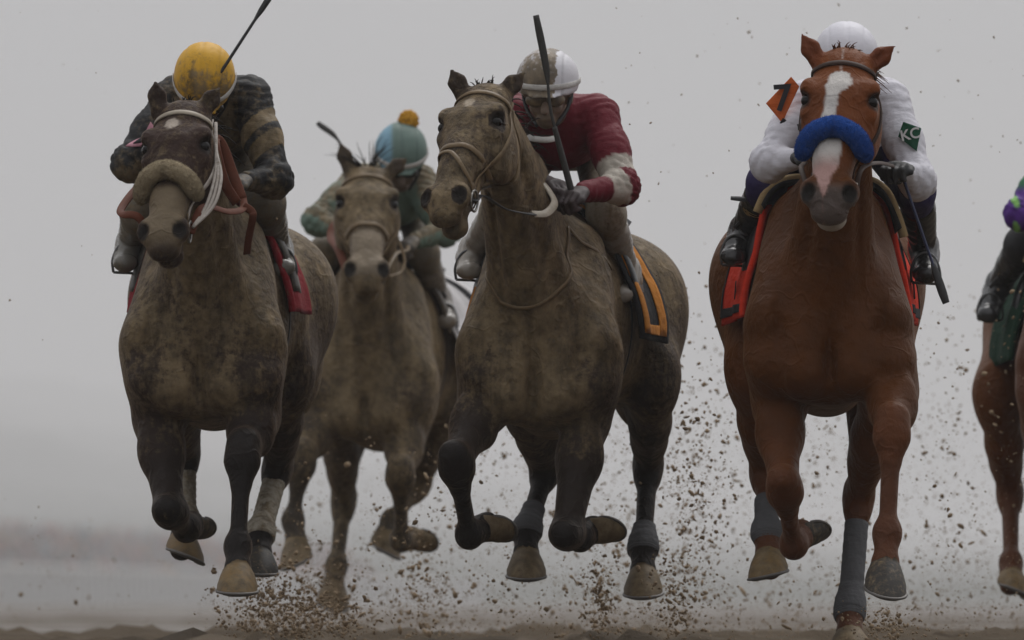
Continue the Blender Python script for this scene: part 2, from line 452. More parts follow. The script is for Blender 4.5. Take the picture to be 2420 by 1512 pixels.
M_BROWN = leather('brown_leather', (0.045, 0.022, 0.014), 0.1, .6); M_TAN = leather('muddy_leather', (0.17, 0.115, 0.06), 0.42)
M_RUST = leather('rust_rein_leather', (0.12, 0.032, 0.013), 0.20, .7); M_BLACK = leather('black_leather', (0.015, 0.015, 0.017), 0.12, 0.35)
M_GREYREIN = leather('grey_rubber_rein', (0.06, 0.06, 0.062), 0.35, 0.6); M_PALEREIN = leather('pale_rein', (0.38, 0.33, 0.26), 0.40)
M_STEEL = plain('steel', (0.30, 0.29, 0.27), 0.4, 0.9); M_IRON = plain('stirrup_alloy', (0.10, 0.10, 0.10), 0.5, 0.6)
M_ROPE = cloth('white_cord', (0.55, 0.50, 0.45), 0.36)
M_SKIN = None
# ------------------------------------------------------------------ horses
HEAD_L = 0.60
class Horse: pass
def vol_sign(V, Q):
    a, b, c = V[Q[:, 0]], V[Q[:, 1]], V[Q[:, 2]]
    return np.einsum('ij,ij->i', a - V.mean(0), np.cross(b - a, c - a)).sum()
def grow(sol, h, smooth=1):
    V, Q = sol.skin(h, smooth)
    if vol_sign(V, Q) < 0: Q = Q[:, ::-1].copy()
    return V, Q
def hoof_mesh(cor, sole, r0=0.048, r1=0.070, wide=1.0):
    ax = unit(sole - cor); L = np.linalg.norm(sole - cor)
    d0 = A(0, -0.7, -0.7); do = unit(d0 - ax * d0.dot(ax)); sd = np.cross(ax, do)
    V = []; n = 28; rings = [(-0.12, 0.93, 0), (0.0, 1.0, 0), (0.06, 1.06, 0.0), (0.35, 0, 0), (0.7, 0, 0), (0.97, 0, 0), (1.0, -0.02, 0), (1.0, -0.35, 0), (0.9, -0.75, 0)]
    for t, f, _ in rings:
        for i in range(n):
            th = 2 * math.pi * i / n; c, s = math.cos(th), math.sin(th)
            tt = max(0, min(1, t)); r = r0 + (r1 - r0) * math.sin(min(1, tt * 1.15) * math.pi / 2) * (1 - .05 * max(0, tt - .85) / .15)
            if t <= 0.06: r = r0 * f * (1 + 0.0 * tt)
            if f < 0: r = r1 * (1 + f)
            heel = 1 - 0.22 * max(0, -c) ** 2 * tt
            tshift = t + 0.10 * max(0, -c) * (1 - tt) if t >= 0 else t
            tshift = tshift + (.45 * c * (1 + min(f, 0)) - .16) * tt ** 1.5
            V.append(cor + ax * L * tshift + do * (0.036 * tt + r * c * heel * (1.06 if c > 0 else 0.95)) + sd * r * s * wide)
    Fc = []; m = len(rings)
    for k in range(m - 1):
        for i in range(n):
            j = (i + 1) % n; Fc.append((k * n + i, k * n + j, (k + 1) * n + j, (k + 1) * n + i))
    Fc.append(tuple(range(n))); Fc.append(tuple((m - 1) * n + i for i in range(n))[::-1])
    shoe = []
    for i in range(21):
        th = math.radians(-125 + 250 * i / 20); c, s = math.cos(th), math.sin(th)
        shoe.append(cor + ax * (L * (1 + .45 * c - .16) + 0.004) + do * (0.036 + r1 * 0.93 * c * (1.06 if c > 0 else 0.85)) + sd * r1 * 0.93 * s * wide)
    return np.array(V), Fc, np.array(shoe), ax
def build_horse(S):
    """S: traced joints (px, py, metres behind the breast) and coat colours"""
    H = Horse(); H.S = S; Y0 = S['Y']; sol = Solid(); H.sol = sol
    Xc = (S['cx'] - 1209.5) * Y0 / FPX; zo = S.get('zoff', 0); sl = S.get('slope', 0)
    shift = S.get('shift')                                    # same build as another horse, moved
    def J(t):
        if shift is not None and len(t) == 3:
            b = spot(t[0], t[1], shift['Y'] + t[2]); return b + A(Xc - (shift['cx'] - 1209.5) * shift['Y'] / FPX, Y0 - shift['Y'], 0)
        return spot(t[0], t[1], Y0 + t[2])
    def Bd(s, dy, z): return A(Xc + sl * dy + s, Y0 + dy, z + zo)
    H.J, H.Bd = J, Bd
    coatc, dark = S['coat'], S['points']; lowleg = S.get('lower', dark)
    bel = tuple(c * 0.95 for c in coatc); md = S['mud']
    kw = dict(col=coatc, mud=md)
    fat = S.get('fat', 1.0)
    # trunk
    g = sol.group(0.05); ws = S.get('hipw', 1.0)
    sec = [(0.12, 1.125, .24, .155), (0.32, 1.20, .33, .210), (0.56, 1.225, .365, .240), (0.95, 1.245, .33, .275), (1.25, 1.26, .32, .30 * ws), (1.48, 1.27, .27, .25 * ws)]
    for (d0, z0, h0, w0), (d1, z1, h1, w1) in zip(sec, sec[1:]):
        g.append(EC(Bd(0, d0, z0), Bd(0, d1, z1), (w0 * fat, h0), (w1 * fat, h1), cap=(0.12, 0.16), k=0.10, **kw))
    g.append(EC(Bd(0, .38, 1.50), Bd(0, .75, 1.50), (0.07, .10), (0.06, .08), k=0.12, **kw))          # withers
    for s in (-1, 1):
        g.append(EC(Bd(s * .115, .34, 1.46), Bd(s * .185, .10, 1.12), (.085, .13), (.10, .13), side=(1, 0, 0), k=0.07, **kw))    # shoulder blade
        g.append(EL(Bd(s * .19 * fat, .16, 1.04), (.098, .15, .17), k=0.06, **kw))                          # upper arm
        g.append(EC(Bd(s * .085, .06, 1.10), Bd(s * .092, .035, .955), (.098, .10), (.095, .10), k=0.024, **kw))  # breast muscles
        g.append(EC(Bd(s * .165, -.075, 1.20), Bd(s * .185, -.055, .93), (.010, .062), (.010, .062), k=0.035, neg=True))    # shoulder line
        g.append(EC(Bd(s * .035, .10, .93), Bd(s * .03, .5, .90), (.075, .08), (.08, .07), k=0.07, **kw))
        g.append(EL(Bd(s * .17 * ws, 1.32, 1.31), (.17 * ws, .26, .22), k=0.10, **dict(kw, col=S.get('hind', coatc))))                          # croup
        g.append(EL(Bd(s * .16 * ws, 1.60, 1.10), (.13, .16, .24), k=0.10, **dict(kw, col=S.get('hind', coatc))))                          # buttock
    g.append(EC(Bd(0, -.075, 1.18), Bd(0, -.07, .93), (.012, .070), (.012, .070), k=0.032, neg=True))        # groove of the breast
    # head frame
    poll, muz = J(S['poll']), J(S['muz']); d = unit(muz - poll)
    yw, rl = math.radians(S['yaw']), S.get('roll', 0)
    s = A(math.cos(yw), -math.sin(yw), rl); s = unit(s - d * s.dot(d)); f = np.cross(s, d)
    if f[1] > 0: f = -f
    hs = np.linalg.norm(muz - poll) / HEAD_L * S.get('headw', 1.0); hl = np.linalg.norm(muz - poll) / HEAD_L
    def h(a, b, c): return poll + s * a * hs + f * b * hs + d * c * hl
    H.h, H.hs, H.hl, H.ax, H.poll = h, hs, hl, (s, f, d), poll
    def hloc(X):
        X = X - poll; return np.stack([X @ s / hs, X @ f / hs, X @ d / hl], 1)
    H.hloc = hloc
    hindc = S.get('hind', coatc)
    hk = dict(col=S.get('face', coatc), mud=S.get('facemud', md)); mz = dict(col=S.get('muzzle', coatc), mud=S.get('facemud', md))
    # neck
    g = sol.group(0.09); nb = Bd(0, .36, 1.33); nt_ = h(0, -.105, .05); mid = (nb + nt_) / 2 + A(0, .03, .045)
    g.append(EC(nb, mid, (.145, .27), (.098, .19), k=0.05, cap=(.1, .1), **kw)); g.append(EC(mid, nt_, (.098, .19), (.078, .125), k=0.05, cap=(.08, .06), **kw))
    g.append(EC(Bd(0, .10, 1.16), (mid + nt_) / 2 - A(0, 0.04, .10), (.12, .12), (.06, .055), k=0.07, **kw))                             # windpipe
    for q in (-1, 1):                                                                                                              # jugular groove
        g.append(EC(Bd(q * .105, -.02, 1.22), (mid * .45 + nt_ * .55) + s * q * .055 - A(0, .085, .02), (.010, .035), (.008, .03), k=0.03, neg=True))
    for q in (-1, 1): g.append(EC(Bd(q * .11, .12, 1.20), (mid * .5 + nt_ * .5) + s * q * .052, (.06, .08), (.04, .05), k=0.05, **kw))
    # head
    g = sol.group(0.035); H.gi_head = len(sol.groups) - 1
    def e(c, r, **k2): g.append(EL(h(*c), (r[0] * hs, r[1] * hs, r[2] * hl), (s, f, d), **k2))
    def c2(a, b, ra, rb, **k2): g.append(EC(h(*a), h(*b), tuple(x * hs for x in ra), tuple(x * hs for x in rb), side=s, **k2))
    c2((0, -.050, .03), (0, -.030, .17), (.080, .064), (.098, .062), k=.03, **hk)
    c2((0, -.030, .17), (0, -.038, .40), (.088, .058), (.053, .048), k=.03, **hk)
    c2((0, -.038, .40), (0, -.050, .53), (.053, .048), (.056, .048), k=.03, **mz)
    c2((0, -.10, .24), (0, -.098 - S.get('mouth', 0) * .7, .525), (.058, .06), (.042, .036), k=.03, **hk)
    op = S.get('mouth', 0.0)
    e((0, -.122 - op, .556 + .1 * op), (.043, .034, .042), k=.018, **dict(mz, col=S.get('chin', mz['col'])))
    e((0, -.070, .582), (.052, .042, .040), k=.025, **mz)
    for q in (-1, 1):
        e((q * .066, -.115, .205), (.046, .100, .120), k=.035, **hk)                   # jowl
        c2((q * .078, -.052, .20), (q * .060, -.06, .36), (.021, .018), (.012, .012), k=.022, **hk)
        e((q * .083, -.002, .148), (.029, .026, .036), k=.022, **hk)                  # brow
        c2((q * .074, .016, .170), (q * .101, -.022, .170), (.010, .008), (.008, .008), k=.008, **hk)   # upper lid
        e((q * .089, -.030, .222), (.018, .02, .030), k=.02, **hk)                    # below the eye
        e((q * .049, -.036, .530), (.034, .036, .048), k=.024, **mz)                    # nostril wing
        e((q * .103, -.006, .186), (.018, .020, .020), k=.008, neg=True)
        e((q * .058, .002, .548), (.021, .034, .031), k=.016, neg=True)
        e((q * .024, -.002, .30), (.014, .012, .13), k=.02, **hk)
    e((0, -.100 - op * .5, .606), (.052, .006 + op * .35, .032), k=.008, neg=True)    # line of the lips
    # ears
    for nm in ('earL', 'earR'):
        b0, t0 = (J((*x[:2], S['poll'][2] + dd)) for x, dd in zip(S[nm], (.03, .02)))
        ea = unit(t0 - b0); fr = unit(A(0, -1, .1) - ea * A(0, -1, .1).dot(ea)); sd = np.cross(ea, fr); L = np.linalg.norm(t0 - b0)
        ge = sol.group(0.018); m1 = b0 + ea * L * .45 + sd * 0.0
        ek = dict(col=S.get('ear', coatc), mud=md * .7)
        ge.append(EC(b0 - ea * .03, m1, (.030, .026), (.031, .020), side=sd, k=.02, **ek)); ge.append(EC(m1, t0, (.031, .020), (.005, .005), side=sd, k=.02, **ek))
        ge.append(EC(b0 + ea * L * .22 + fr * .022, b0 + ea * L * .72 + fr * .019, (.013, .012), (.011, .012), side=sd, k=.008, neg=True))
    # legs
    H.legs = {}
    for nm in ('foreL', 'foreR', 'hindL', 'hindR'):
        j = [J(t) for t in S[nm]]; ft, lg = (nm[:4] == 'fore'), sol.group(0.030 if nm[:4] == 'fore' else 0.06)
        top, mid_, kn, fe, co, so = j if len(j) == 6 else [None] + j
        q = -1 if nm[-1] == 'L' else 1; lk = dict(col=coatc, mud=md * .8); dk = dict(col=dark, mud=S.get('legmud', .1)); lo = dict(col=lowleg, mud=S.get('legmud', .1))
        kc = tuple((a + b) / 2 for a, b in zip(coatc, dark)); kk = dict(col=S.get('knee', kc), mud=S.get('legmud', .1))
        if ft:
            lg.append(EC(top, mid_, (.110, .125), (.092, .11), k=.06, **lk))
            m2 = mid_ * .62 + kn * .38 + A(q * .006, 0, 0)
            lg.append(EC(mid_, m2, (.080, .10), (.068, .082), k=.05, **lk)); lg.append(EL(mid_ * .72 + kn * .28 + A(q * .040, -.045, 0), (.042, .045, .095), k=.022, **lk)); lg.append(EL(mid_ * .70 + kn * .30 + A(-q * .036, -.030, 0), (.038, .045, .085), k=.022, **lk)); lg.append(EC(m2, kn, (.070, .08), (.048, .048), k=.05, **kk))
            ax = unit(fe - kn)
            lg.append(EC(kn - ax * .050, kn + ax * .030, (.054, .050), (.056, .048), k=.045, **dk))
            lg.append(EC(kn + ax * .030, kn + ax * .095, (.052, .046), (.034, .038), k=.03, **dk))
            for q2 in (-1, 1): lg.append(EL(kn + ax * .012 + A(q2 * .030, -.026, 0), (.020, .018, .030), k=.018, **dk))
            lg.append(EC(kn, fe, (.033, .038), (.028, .035), k=.03, **lo))
            lg.append(EC(kn + ax * .10 + A(0, .018, 0), fe + A(0, .012, 0), (.017, .016), (.02, .02), k=.02, **lo))
        else:
            lk = dict(col=S.get('hind', coatc), mud=md * .8)
            hip = Bd(q * .17 * S.get('hipw', 1), 1.36, 1.26)
            lg.append(EC(hip, mid_, (.165, .24), (.095, .16), k=.08, **lk))
            lg.append(EC(hip + A(0, .16, -.12), mid_ * .35 + kn * .65 + A(0, .06, 0), (.11, .14), (.06, .07), k=.08, **lk))
            m2 = mid_ * .5 + kn * .5
            lg.append(EC(mid_, m2, (.088, .14), (.066, .09), k=.06, **lk)); lg.append(EC(m2, kn, (.066, .09), (.045, .055), k=.06, **kk))
            ax = unit(fe - kn); bk = unit(A(0, 1, .3) - ax * A(0, 1, .3).dot(ax))
            lg.append(EC(kn - ax * .04, kn + ax * .05, (.052, .058), (.046, .05), k=.04, **dk))
            lg.append(EC(kn + bk * .03, kn - ax * .075 + bk * .06, (.026, .03), (.022, .024), k=.04, **dk))
            lg.append(EC(kn, fe, (.037, .042), (.031, .037), k=.03, **lo))
        lg.append(EL(fe, (.046, .048, .050), k=.03, **lo)); lg.append(EL(fe + A(0, .022, -.012), (.034, .03, .032), k=.03, **lo))
        lg.append(EC(fe, co, (.037, .04), (.042, .045), k=.03, **lo)); lg.append(EC(co - (so - co) * .02, co + (so - co) * .35, (.046, .046), (.045, .045), k=.02, **lo))
        H.legs[nm] = (top, mid_, kn, fe, co, so)
    # skin it
    V, Q = grow(sol, S.get('voxel', 0.0096))
    C, M = sol.tint(V)
    nrm = vnormals(V, Q)
    C = C * (0.82 + 0.36 * fbm(V, 5, 3))[:, None]
    M = M + 0.16 * (fbm(V, 4, 9) - .5) + S.get('mudfront', 0.10) * np.clip(-nrm[:, 1], 0, 1) - 0.05
    hl_ = hloc(V); sN = fbm(V, 60, 5, 2) - .5
    for fn in S.get('marks', ()): C, M = fn(hl_, V, C, M, sN)
    inn = np.zeros(len(V))
    for q in (-1, 1):                                                    # shade painted inside the nostrils, dark skin round the eyes
        inn = np.maximum(inn, sstep(1.12, .85, np.sqrt(((hl_[:, 0] - q * .058) / .023) ** 2 + ((hl_[:, 1] + .006) / .040) ** 2 + ((hl_[:, 2] - .549) / .033) ** 2)))
        inn = np.maximum(inn, .85 * sstep(1.2, .8, np.sqrt(((hl_[:, 0] - q * .096) / .03) ** 2 + ((hl_[:, 1] + .014) / .03) ** 2 + ((hl_[:, 2] - .187) / .034) ** 2)))
    C = C * (1 - inn[:, None]) + A(.010, .0075, .006) * inn[:, None]; M = M * (1 - inn)
    H.V = V
    base = Bd(0, .8, -zo)
    o = mesh_obj('horse', V - base, Q, S.get('coatmat', M_COAT), None, C, M); o.location = tuple(base); H.o = o
    tag(o, S['label'], 'horse', 'racehorses galloping')
    def local(ob): return ob
    # eyes
    for q in (-1, 1):
        bm = bmesh.new(); bmesh.ops.create_uvsphere(bm, u_segments=16, v_segments=12, radius=.0180 * hs)
        me = bpy.data.meshes.new('eye'); bm.to_mesh(me); bm.free(); me.materials.append(M_EYE)
        me.polygons.foreach_set('use_smooth', np.ones(len(me.polygons), bool))
        eo = bpy.data.objects.new('eye', me); eo.location = tuple(h(q * .0885, -.0150, .188)); link(eo, o)
    # hooves
    for nm, (top, mid_, kn, fe, co, so) in H.legs.items():
        L = np.linalg.norm(so - co); sol_end = co + (so - co) / L * min(L, .122 if so[2] < co[2] - .03 else .070)
        V1, F1, shoe, ax = hoof_mesh(co, sol_end, .049 if so[2] < co[2] - .03 else .046, S.get('hoofr', .071) if so[2] < co[2] - .03 else .057)
        V1 = V1 + (vnoise(V1, 45, 6) - .5)[:, None] * (.005 if so[2] < co[2] - .03 else .014) * unit(A(.6, -.5, .4)) + (vnoise(V1, 80, 7) - .5)[:, None] * .004 * unit(A(-.5, -.3, .8))
        ho = mesh_obj('hoof', V1, F1, S['hoof'][nm], o)
        nrm_ = np.tile(ax, (len(shoe), 1)); v2, f2 = tube_mesh(shoe, .010, 6, nrm_, .5)
        mesh_obj('horseshoe', v2, f2, M_SHOE, ho)
    # leg wraps
    for nm, (t0, t1, mt) in S.get('wraps', {}).items():
        top, mid_, kn, fe, co, so = H.legs[nm]
        a = kn + (fe - kn) * t0; n = 40; tt = np.linspace(t0, t1, n); Rr = []
        P_ = []
        for t in tt:
            if t <= 1: P_.append(kn + (fe - kn) * t); r = .041 + .016 * sstep(.72, .95, t)
            else: P_.append(fe + (co - fe) * (t - 1)); r = .057 - .012 * sstep(0, .5, t - 1)
            Rr.append(r + .0022 * abs(math.sin(t * 34)))
        v2, f2 = tube_mesh(np.array(P_), Rr, 20); mesh_obj('leg_wrap', v2, f2, mt, o)
    # forelock, mane, tail: bundles of locks
    def locks(name, roots, n, length, r, mat, spread, dirn, droop):
        parts = []
        for i in range(n):
            t = random.random() ** S.get('lockpow', 1.0) if name == 'mane' else random.random(); b0 = roots(t); dv = unit(np.asarray(dirn(t)) + RNG.normal(0, spread, 3)); L = length * random.uniform(.5, 1.2)
            pts = [b0 - dv * .015, b0 + dv * L * .35, b0 + dv * L * .7 + A(0, 0, -droop * L * .35), b0 + dv * L + A(RNG.normal(0, .06) * L, 0, -droop * L)]
            parts.append(tube_mesh(curve(pts, 7), [r, r * .9, r * .6, r * .15], 5))
        v, fa = merge(parts); return mesh_obj(name, v, fa, mat, o)
    hm = plain('hair', S['hair'], 0.7, 0, 0, 90, .2)
    locks('forelock', lambda t: h((t - .5) * .07, -.01, -.015), S.get('nlock', 26) * 3, S.get('forelock', .07), .0026, hm, .35, lambda t: (S.get('lockx', 0.0) + (t - .5), -.3, .9), .2)
    crest = lambda t: (h(0, -.17, -.03) * (1 - t) + Bd(0, .45, 1.56) * t) + A(0, 0, .02)
    cr = sol.project(np.array([crest(t) + A(0, .05, .06) for t in np.linspace(0, 1, 24)]), -.004, None, 5)[0]
    locks('mane', lambda t: np.array([np.interp(t, np.linspace(0, 1, 24), cr[:, k]) for k in range(3)]), int(S.get('nmane', 70) * 1.3), .13, .0038, hm, .35, lambda t: (S.get('manex', .5), .7, .35), .35)
    locks('tail', lambda t: Bd((t - .5) * .06, 1.70, 1.32), 60, .70, .011, hm, .06, lambda t: (0, 1, -.05), .12)
    return H
# ------------------------------------------------------------------ tack
def fleece_fibres(V, cen, mat, parent, n, L):
    """short wool fibres standing on a fleece"""
    i = RNG.integers(len(V), size=n); d = V[i] - cen[i]; d = d / np.maximum(np.linalg.norm(d, axis=1), 1e-6)[:, None] + RNG.normal(0, .45, (n, 3))
    d /= np.linalg.norm(d, axis=1)[:, None]; t = np.cross(d, A(.3, .5, .8)); t /= np.linalg.norm(t, axis=1)[:, None]; u = np.cross(d, t); w = .0011
    b = V[i] - d * .001; W = np.stack([b + t * w, b - t * .5 * w + u * .87 * w, b - t * .5 * w - u * .87 * w, b + d * (L * RNG.uniform(.4, 1.1, n))[:, None]], 1).reshape(-1, 3)
    k = (np.arange(n) * 4)[:, None]; Fc = np.concatenate([k + A(0, 1, 3), k + A(1, 2, 3), k + A(2, 0, 3)]).astype(int)
    o = mesh_obj('wool', W, Fc, mat, parent, smooth=False); o['kind'] = 'stuff'; return o
def build_bridle(H, label, mat, bandmat=None, noseband='strap', nosemat=None, cheekmat=None, reins=(), reinmat=None, reinw=.020, drop=True, extra=None):
    h, sol = H.h, H.sol; hd = None
    b = empty('bridle', h(0, .02, .3)); tag(b, label, 'bridle', 'bridles of the racehorses')
    bandmat = bandmat or mat; cheekmat = cheekmat or mat
    only = None
    strap('browband', [h(-.098, -.075, .055), h(-.088, -.01, .065), h(-.045, .035, .062), h(0, .045, .060), h(.045, .035, .062), h(.088, -.01, .065), h(.098, -.075, .055)], .020, .007, bandmat, b, sol, .005, 36)
    for q in (-1, 1):
        strap('cheek_strap', [h(q * .088, -.07, .02), h(q * .105, -.075, .12), h(q * .095, -.08, .25), h(q * .07, -.08, .38), h(q * .055, -.085, .47)], .017, .006, cheekmat, b, sol, .005, 30)
        strap('throat_latch', [h(q * .09, -.09, .03), h(q * .095, -.15, .10), h(q * .08, -.21, .17), h(q * .01, -.235, .20)], .013, .005, mat, b, sol, .006, 22)
        th = np.linspace(0, 2 * np.pi, 25); c = h(q * .062, -.094, .485); u, v = H.ax[1] * .6 + H.ax[0] * q * .1, H.ax[2]
        ring = np.array([c + .036 * (unit(u) * math.cos(t) + v * math.sin(t)) for t in th])
        v1, f1 = tube_mesh(ring, .0045, 6); mesh_obj('bit_ring', v1, f1, M_STEEL, b)
    if noseband == 'strap':
        strap('noseband', [h(-.06, -.13, .33), h(-.062, -.06, .335), h(-.035, .0, .335), h(0, .012, .335), h(.035, .0, .335), h(.062, -.06, .335), h(.06, -.13, .33)], .022, .008, nosemat or mat, b, sol, .006, 34)
    else:                                                               # thick sheepskin roll over the nose
        rr = noseband
        P_ = curve([h(-.064, -.050, .385), h(-.060, -.022, .372), h(-.042, .008, .348), h(0, .028, .330), h(.042, .008, .348), h(.060, -.022, .372), h(.064, -.050, .385)], 90)
        P_, N_ = sol.project(P_, rr * .75)
        for _ in range(14): P_[1:-1] = (P_[:-2] + 2 * P_[1:-1] + P_[2:]) / 4
        t = np.linspace(-1, 1, 90); R = rr * .94 * np.sqrt(np.clip(1.03 - np.abs(t) ** 7, 0.02, 1)) * (1 - .06 * t * t)
        v1, f1 = tube_mesh(P_, R, 56)
        cen = np.repeat(P_, 56, 0); dn = v1 - cen
        v1 = cen + dn * (0.97 + 0.05 * (vnoise(v1, 70, 2)[:, None]) + .09 * (vnoise(v1, 330, 4)[:, None]))
        nb_ = mesh_obj('noseband', v1, f1, nosemat, b)
        fleece_fibres(v1, np.repeat(P_, 56, 0), nosemat, nb_, 6500, .0075)
    if drop:
        strap('chin_strap', [h(-.05, -.055, .44), h(-.055, -.10, .45), h(-.02, -.14, .455), h(.02, -.14, .455), h(.055, -.10, .45), h(.05, -.055, .44)], .016, .006, mat, b, sol, .006, 24)
    for pts, w, m2, mode in reins:
        P_ = curve(pts, 40)
        v1, f1 = tube_mesh(P_, w / 2, 8, A(*mode) if mode else A(0, -1, .25), .22); mesh_obj('rein', v1, f1, m2, b)
    if extra: extra(b)
    return b
def wrap_grid(H, d0, d1, a0, a1, nu, nv, off, flare=0.0, skew=0.0):
    """points laid round the trunk: from d0 to d1 behind the breast, angles from the spine (degrees)"""
    X = []; D = []
    for i in range(nu):
        for j in range(nv):
            u, v = i / (nu - 1), j / (nv - 1); ph = math.radians(a0 + (a1 - a0) * v)
            dy = d0 + (d1 - d0) * u + skew * abs(math.sin(ph))
            c = H.Bd(0, dy, 1.22); dr = A(math.sin(ph), 0, math.cos(ph)); X.append(c + dr * .75); D.append(dr)
    X, D = np.array(X), np.array(D)
    for _ in range(26):
        d = H.sol.ev(X, only=(0,)); X = X - D * np.clip(d * .8, -.05, .2)[:, None]
    ang = np.abs(np.radians(np.tile(np.linspace(a0, a1, nv), nu)))
    off_ = off + flare * np.clip(ang - 1.0, 0, 2)
    X = X + D * off_[:, None]
    N = D.copy(); return X, N
def build_cloth(H, label, mat, d0=.42, d1=1.02, ang=104, flare=.05, border=None, borderw=.05, trim=None, letters=None, off=.022, skew=0.0, ang0=None):
    nu, nv = 24, 60; ang0 = ang if ang0 is None else ang0
    X, N = wrap_grid(H, d0, d1, -ang0, ang, nu, nv, off, flare, skew)
    wob = .012 * (fbm(X, 7, 4) - .5); X = X + N * wob[:, None]
    base = H.Bd(0, (d0 + d1) / 2, 1.5)
    V, Fc = sheet(X, nu, nv, N, .010)
    o = mesh_obj('saddle_cloth', V - base, Fc, mat, None); o.location = tuple(base)
    tag(o, label, 'saddle cloth', 'saddle cloths')
    if border is not None:
        for (a, b, c, d2) in ((d0 + .02, d0 + .02 + borderw, -ang0 + 4, ang - 4), (d1 - .03 - borderw, d1 - .03, -ang0 + 4, ang - 4), (d0 + .02 + borderw, d1 - .03 - borderw, ang - 4 - borderw * 110, ang - 4), (d0 + .02 + borderw, d1 - .03 - borderw, -ang0 + 4, -ang0 + 4 + borderw * 110)):
            n2 = 46 if abs(d2 - c) > 60 else 8
            Y_, N2 = wrap_grid(H, a, b, c, d2, 6, n2, off + .012, flare, skew); Y_ = Y_ + N2 * (.012 * (fbm(Y_, 7, 4) - .5))[:, None]
            v2, f2 = sheet(Y_, 6, n2, N2, .003); mesh_obj('border_band', v2, f2, border, o)
    if trim is not None:
        v2, f2 = tube_mesh(curve(X[0:nv] + N[:nv] * .004, 120), .013, 8); mesh_obj('edge_roll', v2, f2, trim, o)
    if letters:
        s_, dy, a, size, m2, rot = letters
        for q in (-1, 1):
            ph = math.radians(a * q); dr = A(math.sin(ph), 0, math.cos(ph)); c = np.array([H.Bd(0, dy, 1.22) + dr * .75])
            for _ in range(26): c = c - dr * np.clip(H.sol.ev(c, only=(0,)) * .8, -.05, .2)[:, None]
            c = c[0] + dr * (off + flare * max(0, abs(math.radians(a)) - 1.0) + .018); up = A(-math.cos(ph) * q, 0, math.sin(ph) * q) * q
            up = unit(A(-dr[2] * q, 0, abs(dr[0])))
            text('lettering', s_, c, A(0, -q if q < 0 else 1, 0) if False else A(0, (1 if q > 0 else -1), 0), up, size, m2, o)
    return o
def build_saddle(H, label, mat, padmat=None, padtrim=None, x=0.62):
    """light racing saddle: seat, two flaps, girth, stirrup leathers are with the rider's feet"""
    base = H.Bd(0, x, 1.62); r = empty('saddle', base); tag(r, label, 'saddle', 'racing saddles')
    X, N = wrap_grid(H, x - .17, x + .22, -32, 32, 14, 16, .038)
    u = np.repeat(np.linspace(-1, 1, 14), 16); X = X + N * (.030 * u ** 4 + .012)[:, None]
    v, fc = sheet(X, 14, 16, N, .016); mesh_obj('seat', v, fc, mat, r)
    for q in (-1, 1):
        X, N = wrap_grid(H, x - .14, x + .10, q * 30, q * 74, 10, 12, .036, .0); v, fc = sheet(X, 10, 12, N, .008); mesh_obj('flap', v, fc if q > 0 else [t[::-1] for t in fc], mat, r)
    X, N = wrap_grid(H, .60, .60, -180, 180, 2, 60, .0); P_ = X[:60]; v, fc = tube_mesh(P_, .045, 8, N[:60], .10); mesh_obj('girth', v, fc, mat, r)
    if padmat is not None:
        X, N = wrap_grid(H, .27, .44, -36, 48, 8, 40, .030, 0, .02); v, fc = sheet(X, 8, 40, N, .02); mesh_obj('pad', v, fc, padmat, r)
        X, N = wrap_grid(H, .29, .32, -40, 53, 2, 60, .050, 0, .02); v, fc = tube_mesh(X[:60], .016, 10); mesh_obj('pad_edge', v, fc, padtrim, r)
    return r
# ------------------------------------------------------------------ riders
M_SKIN = plain('skin', (0.22, 0.13, 0.095), 0.55, 0, 0.2, 80); M_FACEMUD = None
def fist(sol, wrist, c, fwd, up, side, col, mud, q, z=1.15):
    """palm, four curled fingers of unequal length and a thumb closing over them"""
    g = sol.group(0.012); kw = dict(col=col, mud=mud); fwd, up, side = fwd * z, up * z, side * z
    g.append(EC(wrist, c - fwd * .02, (.030, .024), (.036, .024), side=side, k=.02, **kw))
    g.append(EC(c - fwd * .025, c + fwd * .022, (.041, .021), (.043, .018), side=side, k=.015, **kw))
    for i, (o, L) in enumerate(((-.032, .036), (-.011, .042), (.011, .040), (.031, .032))):
        gg = sol.group(0.006)
        k0 = c + fwd * .026 + side * o; k1 = k0 + fwd * L * .75 - up * L * .55; k2 = k1 - up * L * .75 - fwd * L * .35; k3 = k2 - fwd * L * .7 + up * L * .1
        gg.append(EC(k0, k1, .0115, .0105, k=.004, **kw)); gg.append(EC(k1, k2, .0105, .0098, k=.004, **kw)); gg.append(EC(k2, k3, .0098, .0085, k=.004, **kw))
    gg = sol.group(0.008); t0 = c - fwd * .012 - side * q * .036; t1 = t0 + fwd * .030 - up * .018 - side * q * .010; t2 = t1 + fwd * .022 - up * .016 + side * q * .020
    gg.append(EC(t0, t1, .0135, .012, k=.006, **kw)); gg.append(EC(t1, t2, .012, .0095, k=.006, **kw))
